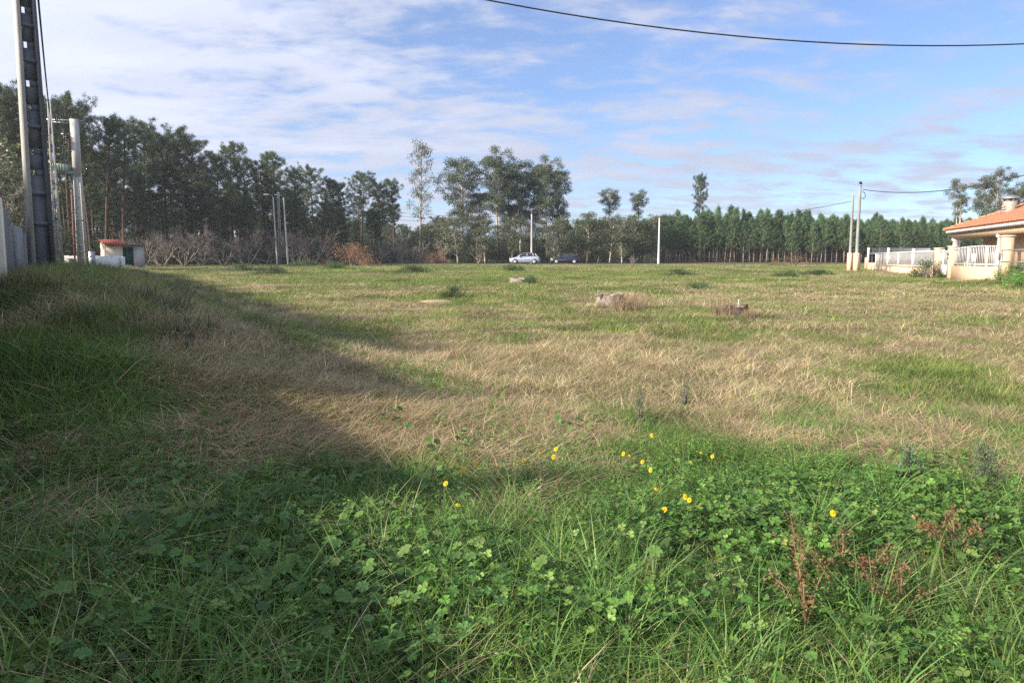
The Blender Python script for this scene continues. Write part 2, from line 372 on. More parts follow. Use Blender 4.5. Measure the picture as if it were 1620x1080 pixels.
for p, s_ in ((r0, 1), (r1, -1)):
    a = p + dv * 0.02 * s_; b = p + dv * 0.25 * s_
    MB().add([q(a + nv * hw, ze - 0.02), q(a - nv * hw, ze - 0.02), q(a, zr - 0.1), q(b + nv * hw, ze - 0.02), q(b - nv * hw, ze - 0.02), q(b, zr - 0.1)],
             [(0, 1, 2), (5, 4, 3), (0, 3, 4, 1), (1, 4, 5, 2), (2, 5, 3, 0)]).build('gable', M['wall_block'], fb)

# ------------------------------------------------------------------ poles
def i_pole(name, label, loc, H, w0, w1, d0, d1, rz, mat, rungs=(), holes=(), fw=0.2, group=None, web_mat=None, wd=0.12):
    web_mat = web_mat or mat
    t = thing(name, label, 'pole', loc, rz, group)
    W = lambda z: w0 + (w1 - w0) * z / H
    D = lambda z: d0 + (d1 - d0) * z / H
    def bar(xa, xb, ya, yb, za, zb, nm, m=mat):   # fractions of the width / depth, tapering with height
        P = []
        for z in (za, zb):
            w, d = W(z), D(z)
            P += [(xa * w, ya * d, z), (xb * w, ya * d, z), (xb * w, yb * d, z), (xa * w, yb * d, z)]
        return MB().hexa(P).build(nm, m, t)
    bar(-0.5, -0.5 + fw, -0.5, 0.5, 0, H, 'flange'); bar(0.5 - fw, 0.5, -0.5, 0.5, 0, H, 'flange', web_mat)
    z = 0.0; xa, xb = -0.5 + fw, 0.5 - fw
    for hz, hh in sorted(holes):
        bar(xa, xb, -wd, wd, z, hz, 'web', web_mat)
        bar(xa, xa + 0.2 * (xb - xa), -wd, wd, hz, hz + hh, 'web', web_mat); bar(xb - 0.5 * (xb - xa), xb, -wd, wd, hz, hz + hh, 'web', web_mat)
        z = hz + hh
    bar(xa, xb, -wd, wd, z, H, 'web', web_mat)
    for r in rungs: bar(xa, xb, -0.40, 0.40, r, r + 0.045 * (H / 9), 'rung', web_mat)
    return t
def round_pole(name, label, loc, H, r0, r1, mat, lean=(0, 0), base_mat=None, base_h=0, group=None, sides=10):
    t = thing(name, label, 'pole', loc, 0, group)
    n = 7
    MB().tube([(lean[0] * k / n, lean[1] * k / n, -0.3 + (H + 0.3) * k / n) for k in range(n + 1)], [r0 + (r1 - r0) * k / n for k in range(n + 1)], sides).build('shaft', mat, t, True)
    if base_mat: MB().box((0, 0, base_h / 2 - 0.1), (2 * r0 + 0.09, 2 * r0 + 0.09, base_h + 0.2), 0.2).build('painted_base', base_mat, t)
    return t
def catenary(p0, p1, sag, n=24):
    p0, p1 = np.array(p0, float), np.array(p1, float); out = []
    for k in range(n + 1):
        u = k / n; p = p0 + (p1 - p0) * u; p[2] -= 4 * sag * u * (1 - u); out.append(tuple(p))
    return out
def cable(label, p0, p1, sag, r=0.02, name='overhead_cable', n=26):
    o = MB().tube(catenary(p0, p1, sag, n), r, 5).build(name, M['cable'], None, True); return tag(o, label, 'cable', 'overhead cables')

# the tall near pole
PX, PY = x_at(67, 12.2, 1.5), 12.2
pz = gz(PX, PY) - 0.3
hrow = lambda py: z_at(py, PY) - pz
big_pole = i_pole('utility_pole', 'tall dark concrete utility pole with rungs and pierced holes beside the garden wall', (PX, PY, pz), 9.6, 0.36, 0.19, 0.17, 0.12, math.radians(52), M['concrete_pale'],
    rungs=[hrow(y) for y in (43, 99, 203, 308, 356)] + [hrow(-60), hrow(-150), hrow(-220)], holes=[(hrow(y + 5), 0.10) for y in (17, 72, 133, 171, 240, 274, -50, -110)], fw=0.17, web_mat=M['concrete_shaded'])
PTOP = (PX, PY, 7.7)
bt = MB().box((0, 0, 0), (0.06, 0.06, 1.1), 0).build('bracket', M['galv'], big_pole); bt.location = (0.2, 0.0, 7.5)
cable('thick overhead cable crossing the top right of the sky', (PX, PY, 7.5), (24, 18, 9.0), 2.5, 0.0135, n=48)

# the slim open pole behind it
Y2 = 38.0; X2 = x_at(95, Y2, 1); z2 = gz(X2, Y2) - 0.2
slim = i_pole('utility_pole', 'slim pale ladder-like concrete pole just right of the tall dark pole', (X2, Y2, z2), z_at(163, Y2) - z2, 0.40, 0.16, 0.2, 0.12, math.radians(25), M['concrete_pale'], rungs=[], holes=[(0.95 + 0.9 * k, 0.8) for k in range(7)], fw=0.27)
ztop2 = z_at(163, Y2)
for k, lab in enumerate(('dark cable running down behind the tall pole to the slim pole', 'second dark cable running down to the slim pole top')):
    cable(lab, (PX + 0.12, PY + 0.1, 7.4 - 0.5 * k), (X2, Y2, ztop2 - 0.15 - 0.4 * k), 0.5, 0.016)

# transformer pole
YT = 52.0; XT = x_at(129, YT, 3); zt = gz(XT, YT) - 0.1; HT = z_at(191, YT) - zt
tp = i_pole('transformer_pole', 'broad pale concrete pole carrying a green transformer box and insulators', (XT, YT, zt), HT, 0.64, 0.38, 0.42, 0.28, math.radians(14), M['concrete_pale'],
    rungs=[0.45 + 0.44 * k for k in range(13)] + [HT * 0.76, HT * 0.84], fw=0.2, wd=0.36)
ZB = lambda py: z_at(py, YT) - zt
MB().box((0, 0, (ZB(278) + ZB(190)) / 2), (0.47, 0.36, ZB(190) - ZB(278) + 0.1)).build('upper_web', M['concrete_pale'], tp)
bx = MB().box((-1.0, -0.1, ZB(267)), (0.80, 0.7, 0.5)).build('transformer_box', M['trafo'], tp)
for k in range(5): MB().box((-1.32 + 0.16 * k, -0.50, ZB(267)), (0.03, 0.1, 0.42)).build('cooling_fin', M['trafo'], bx)
MB().box((-0.75, 0, ZB(274)), (1.3, 0.5, 0.08)).build('platform', M['galv'], tp)
arm = MB().box((-0.55, 0.0, ZB(191)), (2.2, 0.10, 0.10)).build('crossarm', M['galv'], tp)
MB().box((-0.45, 0.2, ZB(194)), (2.0, 0.06, 0.06)).build('crossarm', M['galv'], tp)
MB().box((-0.35, -0.1, ZB(213)), (0.9, 0.06, 0.06)).build('crossarm', M['galv'], tp)
for k in range(3):
    ins = MB(); x = -1.5 + 0.25 * k
    for j in range(3): ins.tube([(x, 0, ZB(191) + 0.08 + 0.11 * j), (x, 0, ZB(191) + 0.12 + 0.11 * j)], [0.09, 0.05], 7)
    ins.build('insulator', M['insul'], tp)
    f_ = MB(); x = -0.62 + 0.13 * k; z0 = ZB(207 + 8 * k)
    for j in range(5): f_.tube([(x, -0.2, z0 - 0.12 * j), (x + 0.01, -0.2, z0 - 0.12 * j - 0.07)], [0.075, 0.045], 7)
    f_.build('fuse_insulator', M['insul'], tp)
    MB().tube(catenary((-1.5 + 0.25 * k, 0, ZB(191) + 0.3), (-0.62 + 0.13 * k, -0.2, z0), -0.12, 8), 0.018, 4).build('jumper_wire', M['cable'], tp)
    MB().tube(catenary((-0.62 + 0.13 * k, -0.2, z0 - 0.6), (-1.1 + 0.2 * k, -0.1, ZB(262)), 0.25, 8), 0.018, 4).build('jumper_wire', M['cable'], tp)
MB().tube([(-0.47, -0.1, 0.1), (-0.40, -0.1, ZB(300))], 0.06, 6).build('conduit', M['conduit'], tp)
MB().box((0.62, -0.1, 0.75), (0.34, 0.3, 1.2)).build('meter_cabinet', M['galv'], tp)
cable('thin cable sagging from the transformer pole into the pines', (XT + 0.3, YT, z_at(272, YT)), (XT + 6, YT + 22, 3.2), 0.5, 0.02)
for k in range(3):
    cable(('top', 'middle', 'lower')[k] + ' line wire from the transformer pole to the slim pole', (XT - 1.4 + 0.25 * k, YT, z_at(189, YT) + 0.2), (X2, Y2, ztop2 - 0.3 - 0.25 * k), 0.25, 0.012)

# white low wall, shed
YW = 53.2
lw = thing('low_wall', 'low whitewashed wall in front of the transformer pole', 'wall', (0, 0, 0))
x0, x1 = x_at(102, YW, 1.5), x_at(190, YW + 6, 1.5)
MB().hexa([(x0, YW, 0.6), (x1, YW + 6, 0.6), (x1, YW + 6.2, 0.6), (x0, YW + 0.2, 0.6), (x0, YW, z_at(404.5, YW)), (x1, YW + 6, z_at(404.5, YW + 6)), (x1, YW + 6.2, z_at(404.5, YW + 6)), (x0, YW + 0.2, z_at(404.5, YW))]).build('wall_body', M['white_wall'], lw)
xm = x_at(196, YW + 6, 1.5)
MB().box((x1 + 0.16, YW + 6.1, 1.2), (0.22, 0.3, 1.3)).build('end_post', M['white_wall'], lw)
YS = 66.0
sh = thing('shed', 'small cream shed with a green door and half red tiled roof', 'shed', (x_at(168, YS, 2), YS, 0.9), math.radians(38))
sw = (x_at(224, YS, 2) - x_at(168, YS, 2)) * 1.02
zb = lambda py: z_at(py, YS) - 0.9
def wedge(x0_, x1_, y0_, y1_, za, z0_, z1_): return [(x0_, y0_, za), (x1_, y0_, za), (x1_, y1_, za), (x0_, y1_, za), (x0_, y0_, z0_), (x1_, y0_, z0_), (x1_, y1_, z1_), (x0_, y1_, z1_)]
MB().hexa(wedge(0, sw * 0.42, 0, 2.6, -0.3, zb(386.5), zb(381))).build('wall', M['cream'], sh)
MB().hexa(wedge(sw * 0.42 + 0.004, sw * 0.70, 0.25, 2.6, -0.3, zb(386.5), zb(383))).build('wall', M['cream'], sh)
MB().hexa(wedge(sw * 0.70 + 0.004, sw * 0.97, 0, 2.6, -0.3, zb(386.5), zb(384))).build('wall', M['concrete_pale'], sh)
dr = MB().box((sw * 0.56, 0.22, (zb(391) - 0.1) / 2), (sw * 0.26, 0.06, zb(391) + 0.1)).build('door', M['green_door'], sh)
MB().box((sw * 0.50, 0.16, 0.95), (0.04, 0.05, 0.12)).build('handle', M['galv'], dr)
rf = MB()
for k in range(9):
    xa = -0.12 + k * (sw * 0.56) / 9
    rf.tube([(xa + 0.1, -0.35, zb(387) + 0.03), (xa + 0.1, 2.8, zb(379.5) + 0.03)], [0.115, 0.115], 6)
tag(rf.build('tiled_roof', M['tile_red'], sh), None, None, None, 'stuff')
MB().hexa([(sw * 0.52, -0.35, zb(387.5)), (sw + 0.06, -0.35, zb(388)), (sw + 0.06, 2.8, zb(384)), (sw * 0.52, 2.8, zb(381)), (sw * 0.52, -0.35, zb(386.2)), (sw + 0.06, -0.35, zb(386.6)), (sw + 0.06, 2.8, zb(382.6)), (sw * 0.52, 2.8, zb(379.8))]).build('sheet_roof', M['tile_old'], sh)

# the three poles in front of the bare trees
def base_at(px, Y): X = x_at(px, Y, 2); return (X, Y, gz(X, Y) - 0.1)
def height_to(py, loc): return z_at(py, loc[1]) - loc[2]
la = base_at(438.5, 92); l1 = round_pole('street_lamp', 'slender grey street lamp leaning on the thick pole by the bare trees', la, height_to(312, la), 0.10, 0.07, M['concrete_pale'], lean=(-0.25, 0))
l1['category'] = 'street lamp'
hL = height_to(312, la)
MB().tube([(-0.22, 0, hL - 0.1), (-0.35, -0.1, hL + 0.2), (-0.75, -0.25, hL + 0.28)], 0.035, 6).build('lamp_arm', M['galv'], l1, True)
MB().hexa([(-1.35, -0.42, hL + 0.22), (-0.65, -0.38, hL + 0.22), (-0.65, -0.12, hL + 0.22), (-1.35, -0.16, hL + 0.22), (-1.25, -0.36, hL + 0.40), (-0.7, -0.34, hL + 0.36), (-0.7, -0.18, hL + 0.36), (-1.25, -0.22, hL + 0.40)]).build('lamp_head', M['white'], l1)
lb = base_at(443.5, 93); p2 = i_pole('utility_pole', 'thick grey concrete pole between the street lamp and a thin pole', lb, height_to(304, lb), 0.42, 0.26, 0.4, 0.25, 0.3, M['concrete'], rungs=[1.5 * k for k in range(1, 6)], fw=0.25)
hb = height_to(304, lb)
MB().box((0, 0, hb - 0.35), (0.9, 0.12, 0.1)).build('crossarm', M['galv'], p2)
lc = base_at(455.5, 91); p3 = round_pole('utility_pole', 'thin pale pole right of the thick grey pole by the bare trees', lc, height_to(313, lc), 0.12, 0.08, M['concrete_pale'], lean=(-0.3, 0))
ld = base_at(841, 107); p4 = round_pole('utility_pole', 'pale pole standing behind the silver car', ld, height_to(339, ld), 0.17, 0.11, M['concrete_pale'])
le = base_at(1042, 99.5); p5 = round_pole('utility_pole', 'white pole at the left end of the pine plantation', le, height_to(345, le), 0.16, 0.08, M['white'])
lf = base_at(1345, 65.5); p6 = round_pole('utility_pole', 'shorter pole with a peach painted foot left of the lamp pole', lf, height_to(308, lf), 0.13, 0.09, M['concrete'], (0.0, 0), M['peach'], z_at(400, 65.5) - lf[2])
lg = base_at(1355.5, 64.5); p7 = round_pole('lamp_pole', 'taller lamp pole with a peach painted foot near the fence end', lg, height_to(296, lg), 0.15, 0.11, M['concrete'], (0.0, 0), M['peach'], z_at(400, 64.5) - lg[2])
hg = height_to(296, lg)
MB().tube([(0.08, 0, hg), (0.05, -0.05, hg + 0.25)], 0.05, 6).build('lamp_arm', M['galv'], p7)
MB().tube([(0.1, 0.05, hg + 0.22), (-0.02, -0.08, hg + 0.36), (-0.2, -0.2, hg + 0.42)], [0.10, 0.13, 0.05], 8).build('lamp_head', M['shadeplastic'], p7, True)
MB().tube([(0.2, 0, hg - 0.35), (0.42, 0, hg - 0.5), (0.48, 0, hg - 0.8), (0.34, 0, hg - 1.0), (0.18, 0, hg - 0.9)], 0.03, 5).build('cable_loop', M['cable'], p7, True)
cable('cable sagging from the lamp pole to the right above the house', (lg[0] + 0.25, lg[1], z_at(300, 64.5)), (34.0, 38.0, 8.9), 1.55, 0.032)
cable('thin wire from the white pole to the peach footed pole', (le[0], le[1], le[2] + height_to(346, le) - 0.1), (lf[0], lf[1], lf[2] + height_to(318, lf)), 0.7, 0.022)
cable('thin wire between the pole behind the car and the white pole', (ld[0], ld[1], z_at(342, 107)), (le[0], le[1], z_at(347, 99.5)), 0.6, 0.02)
for k in range(3):
    cable(('highest', 'middle', 'lowest')[k] + ' thin wire from the thick grey pole to the pole behind the car', (lb[0], lb[1], lb[2] + hb - 0.3 - 0.45 * k), (ld[0], ld[1], z_at(342 + 3 * k, 107)), 1.0 + .1 * k, 0.02)

# ------------------------------------------------------------------ fence and house on the right
HU = math.atan2(-0.961, -0.276)
def fence_thing(name, label, cat): return thing(name, label, cat, (34.6, 73.0, 0.0), HU)
fa = fence_thing('railing_fence', 'long white bar fence on a low peach wall running back to the lamp pole', 'fence')
def bars(mb, s0, s1, z0, z1, step=0.13, w=0.035, y=0.0):
    n = max(2, int((s1 - s0) / step))
    for k in range(1, n): mb.box((s0 + (s1 - s0) * k / n, y, (z0 + z1) / 2), (w, 0.014, z1 - z0))
    return mb
MB().box((12.6, 0, 0.55), (25.1, 0.22, 1.0)).build('low_wall', M['peach'], fa)
MB().box((2.0, -0.03, 0.7), (4.0, 0.26, 1.25)).build('low_wall', M['peach'], fa)
MB().box((-0.3, 0, 0.95), (0.6, 0.34, 1.75)).build('end_pillar', M['peach'], fa)
MB().box((12.8, 0, 2.18), (24.8, 0.07, 0.08)).build('top_rail', M['white'], fa)
MB().box((14.5, 0, 1.16), (21.2, 0.06, 0.06)).build('bottom_rail', M['white'], fa)
tag(bars(MB(), 4.2, 25.1, 1.1, 2.16, 0.26, 0.05).build('bars', M['white'], fa), None, None, None, 'stuff')
for s, zt_ in ((0.25, 2.78), (9.6, 2.62), (18.6, 2.42)): MB().box((s, 0.0, (zt_ + 1.0) / 2), (0.17, 0.17, zt_ - 1.0)).build('tall_post', M['white'], fa)
for s in (4.3, 13.6): MB().box((s, 0.0, 1.63), (0.12, 0.12, 1.06)).build('post', M['white'], fa)
wires = MB()
for k in range(6): wires.tube([(0.25, 0.3, 2.25 + 0.09 * k), (22.0, 0.3, 2.20 + 0.035 * k)], 0.018, 4)
tag(wires.build('wires', M['galv'], fa), None, None, None, 'stuff')
for s, ztp, lab, nm in ((25.5, 2.30, 'peach gate pillar left of the small white gate', 'gate_pillar'), (28.6, 2.36, 'peach gate pillar with an intercom right of the small white gate', 'gate_pillar'), (37.7, 2.72, 'tall peach pillar at the right end of the bar fence', 'fence_pillar')):
    t = fence_thing(nm, lab, 'pillar')
    MB().box((s, 0, ztp / 2 + 0.1), (0.62, 0.42, ztp - 0.2)).build('shaft', M['peach'], t)
    MB().box((s, 0, ztp + 0.03), (0.72, 0.52, 0.07)).build('cap', M['cream'], t)
    if s == 28.6:
        MB().box((s - 0.05, -0.24, 1.95), (0.22, 0.06, 0.14)).build('intercom', M['shadeplastic'], t); MB().box((s - 0.05, -0.24, 1.72), (0.18, 0.05, 0.12)).build('intercom', M['shadeplastic'], t)
    if s == 37.7: MB().box((s + 0.1, -0.25, 1.75), (0.26, 0.14, 0.32)).build('meter_box', M['shadeplastic'], t)
wg = fence_thing('wicket_gate', 'small white gate between the two peach pillars', 'gate')
MB().box((27.05, 0, 2.14), (2.4, 0.06, 0.07)).build('top_rail', M['white'], wg); MB().box((27.05, 0, 0.98), (2.4, 0.05, 0.62)).build('lower_panel', M['white'], wg)
MB().box((26.6, 0, 1.5), (0.16, 0.08, 1.5)).build('post', M['white'], wg)
tag(bars(MB(), 25.9, 28.2, 1.3, 2.1, 0.16).build('bars', M['white'], wg), None, None, None, 'stuff')
fbn = fence_thing('railing_fence', 'white bar railing with a gently arched top on the peach wall before the porch', 'fence')
MB().box((33.1, 0, 0.63), (8.5, 0.24, 1.25)).build('low_wall', M['peach'], fbn)
arch = lambda s: 2.20 + 0.10 * math.sin(PI * (s - 28.9) / 8.4)
tr_ = MB(); nseg = 14
for k in range(nseg):
    a, b = 28.92 + 8.4 * k / nseg, 28.92 + 8.4 * (k + 1) / nseg
    tr_.hexa([(a, -.035, arch(a)), (b, -.035, arch(b)), (b, .035, arch(b)), (a, .035, arch(a)), (a, -.035, arch(a) + .07), (b, -.035, arch(b) + .07), (b, .035, arch(b) + .07), (a, .035, arch(a) + .07)])
tr_.build('top_rail', M['white'], fbn)
MB().box((33.1, 0, 1.36), (8.4, 0.06, 0.06)).build('bottom_rail', M['white'], fbn)
bb = MB()
for k in range(1, 30):
    s = 28.92 + 8.4 * k / 30; bb.box((s, 0, (1.38 + arch(s)) / 2), (0.055, 0.014, arch(s) - 1.38))
tag(bb.build('bars', M['white'], fbn), None, None, None, 'stuff')
for s in (31.7, 34.9): MB().box((s, 0, (1.25 + arch(s)) / 2), (0.14, 0.11, arch(s) - 1.25)).build('post', M['white'], fbn)

ho = thing('house', 'single storey peach house with orange tiled hip roof and open columned porch', 'house', (30.5, 52.0, 0.45), HU)
SL = 27.0
wl_ = MB().box((1.5 + (SL - 1.5) / 2, 1.4 + 4.3, 1.45), (SL - 1.5, 8.6, 2.9)).build('wall', M['peach'], ho)
MB().box((SL / 2, 4.6, 0.12), (SL + 0.2, 9.6, 0.9)).build('terrace', M['concrete_pale'], ho)
MB().box((SL / 2 - 0.1, 0.62, 2.93), (SL + 0.2, 1.5, 0.08)).build('porch_ceiling', M['white'], ho)
MB().box((SL / 2, 0.05, 2.76), (SL, 0.44, 0.36)).build('porch_beam', M['peach'], ho)
MB().box((0.2, 4.7, 2.761), (0.34, 8.6, 0.355)).build('porch_beam', M['peach'], ho)
MB().box((SL / 2 - 0.15, -0.1, 3.035), (SL + 0.6, 0.64, 0.17)).build('cornice', M['white'], ho)
MB().box((-0.1, 4.7, 3.034), (0.5, 8.8, 0.15)).build('cornice', M['white'], ho)
dm = MB()
for k in range(int(SL / 0.26)): dm.box((0.1 + 0.26 * k, -0.45, 3.05), (0.13, 0.07, 0.12))
tag(dm.build('dentil_course', M['white'], ho), None, None, None, 'stuff')
for s in (0.45, 9.3, 19.0):
    c = MB().tube([(s, 0.06, 0.5), (s, 0.06, 0.62), (s, 0.06, 0.64), (s, 0.06, 1.0), (s, 0.06, 2.42), (s, 0.06, 2.44), (s, 0.06, 2.59)], [0.34, 0.34, 0.27, 0.235, 0.20, 0.27, 0.29], 12).build('column', M['white'], ho)
MB().box((5.4, 1.36, 1.05), (3.6, 0.05, 1.7)).build('roller_shutter', M['white'], wl_)
MB().box((12.6, 1.36, 1.5), (1.6, 0.05, 2.0)).build('roller_shutter', M['white'], wl_)
MB().box((16.4, 1.36, 1.5), (1.2, 0.05, 2.1)).build('door', M['wood_cut'], wl_)
# tiles on the slope that faces the field; hip at the far end
ze_, sl_ = 3.13, 0.40
zroof = lambda y: ze_ + sl_ * (y + 0.5)
rt = MB(); TW, TL = 0.23, 0.42
def tile(o, ax, up, w):   # o lower corner, ax across (unit), up along the slope
    V = []
    for e, sc, lift in ((0.0, 1.0, 0.05), (1.0, 0.85, 0.015)):
        for a, hh in ((0, 0), (0.22, 0.06), (0.5, 0.085), (0.78, 0.06), (1.0, 0)):
            p = o + ax * (w * (0.5 + (a - 0.5) * sc)) + up * e; V.append((p.x, p.y, p.z + hh * sc + lift))
    return V
TF = [(0, 1, 6, 5), (1, 2, 7, 6), (2, 3, 8, 7), (3, 4, 9, 8)]
upv = Vector((0, TL, sl_ * TL))
for i in range(int((SL + 0.5) / TW)):
    s = -0.5 + i * TW; ymax = min(5.0, s + TW)
    y = -0.5; r = 0
    while y < ymax - 0.05:
        rt.add(tile(Vector((s, y, zroof(y))), Vector((1, 0, 0)), upv * min(1.08, (ymax - y) / TL + 0.1), TW), TF); y += TL
upx = Vector((TL, 0, sl_ * TL))
for i in range(int(10.0 / TW)):
    yv = -0.5 + i * TW; xmax = min(yv + TW, 10.2 - yv) ; x = -0.5
    xmax = min(xmax, 4.9)
    while x < xmax - 0.05:
        rt.add(tile(Vector((x, yv + TW, zroof(x))), Vector((0, -1, 0)), upx * min(1.08, (xmax - x) / TL + 0.1), TW), TF); x += TL
tag(rt.build('roof_tiles', M['tile'], ho, False), None, None, None, 'stuff')
zc = zroof(5.0)
MB().add([(-0.5, -0.5, ze_), (SL, -0.5, ze_), (SL, 5, zc), (5, 5, zc), (-0.5, 10.4, ze_), (SL, 10.4, ze_), (5.05, 5, zc)], [(0, 1, 2, 3), (4, 0, 3), (5, 4, 3, 2)]).build('roof_deck', M['tile'], ho)
hp = MB()
for k in range(16):
    a = k / 16; p = Vector((-0.5, -0.5, ze_)).lerp(Vector((5, 5, zc)), a); p2_ = Vector((-0.5, -0.5, ze_)).lerp(Vector((5, 5, zc)), a + 1.12 / 16)
    hp.tube([(p.x, p.y, p.z + 0.10), (p2_.x, p2_.y, p2_.z + 0.06)], [0.13, 0.10], 7)
for k in range(50):
    hp.tube([(5 + 0.44 * k, 5, zc + 0.09), (5 + 0.44 * k + 0.48, 5, zc + 0.06)], [0.13, 0.10], 7)
tag(hp.build('ridge_tiles', M['tile'], ho), None, None, None, 'stuff')
ch = MB().box((4.3, 1.9, 4.25), (0.9, 0.56, 1.05)).build('chimney', M['stone'], ho)
rs = np.random.default_rng(5)
for k in range(16):   # the rubble facing of the chimney
    fx = k % 2; zz_ = 3.98 + 0.17 * (k // 4); aa = (k // 2 % 2) * 0.48 - 0.24 + rs.uniform(-.04, .04)
    if fx == 0: MB().box((4.3 + aa * .85, 1.61, zz_), (0.36, 0.06, 0.13), 0, None, 0.9).build('stone', M['stone'], ch)
    else: MB().box((3.84, 1.9 + aa * .55, zz_), (0.06, 0.24, 0.13), 0, None, 0.9).build('stone', M['stone'], ch)
for dx in (-0.38, 0.38):
    for dy in (-0.2, 0.2): MB().box((4.3 + dx, 1.9 + dy, 4.87), (0.1, 0.1, 0.2)).build('cowl_leg', M['stone'], ch)
MB().add([(3.6, 1.5, 4.96), (4.95, 1.5, 4.93), (4.95, 2.3, 4.93), (3.6, 2.3, 4.96), (3.6, 1.5, 5.0), (4.25, 1.5, 5.16), (4.25, 2.3, 5.16), (3.6, 2.3, 5.0), (4.95, 1.5, 4.97), (4.95, 2.3, 4.97)],
         [(0, 3, 2, 1), (4, 5, 6, 7), (5, 8, 9, 6), (0, 4, 7, 3), (1, 2, 9, 8), (0, 1, 8, 5), (0, 5, 4), (3, 6, 9, 2), (3, 7, 6)]).build('metal_cowl', M['galv'], ch)

# porch things seen through the railing
def chair(label, s, y, rz):
    t = thing('garden_chair', label, 'chair', (0, 0, 0), 0, 'white garden chairs in the porch')
    t.matrix_world = Matrix.Translation((30.5, 52, 1.02)) @ Matrix.Rotation(HU, 4, 'Z') @ Matrix.Translation((s, y, 0)) @ Matrix.Rotation(rz, 4, 'Z')
    MB().box((0, 0, 0.43), (0.5, 0.48, 0.04)).build('seat', M['white'], t); MB().box((0, 0.24, 0.72), (0.48, 0.04, 0.55)).build('backrest', M['white'], t)
    for a in (-.21, .21):
        for b in (-.2, .2): MB().box((a, b, 0.21), (0.05, 0.05, 0.42)).build('leg', M['white'], t)
chair('white garden chair in the porch just right of the left column', 1.3, 0.75, 0.4)
chair('white garden chair in the porch left of the right column', 8.6, 0.7, -0.5)

# terrace railing and metal frame at the right border
tb = thing('terrace_railing', 'white terrace railing at the right border above a grey wall', 'railing', (34.6, 73.0, 0.0), HU)
MB().box((40.2, 0.6, 0.6), (4.0, 0.24, 1.75)).build('low_wall', M['render_grey'], tb)
MB().box((40.2, 0.6, 2.60), (4.0, 0.08, 0.08)).build('top_rail', M['white'], tb); MB().box((40.2, 0.6, 1.62), (4.0, 0.08, 0.07)).build('bottom_rail', M['white'], tb)
tag(bars(MB(), 38.3, 42.2, 1.6, 2.6, 0.16, 0.05, 0.6).build('bars', M['white'], tb), None, None, None, 'stuff')
mf = thing('metal_gate', 'dark steel tube gate frame at the right border', 'gate', (34.6, 73.0, 0.0), HU)
for p_, q_, nm in (((38.7, -0.5, 0.5), (38.7, -0.5, 2.05), 'upright'), ((38.7, -0.5, 2.05), (42.5, -0.5, 2.05), 'rail'), ((38.7, -0.5, 1.5), (42.5, -0.5, 1.5), 'rail'), ((42.5, -0.5, 0.5), (42.5, -0.5, 2.05), 'upright')):
    MB().tube([p_, q_], 0.03, 6).build(nm, M['galv'], mf)

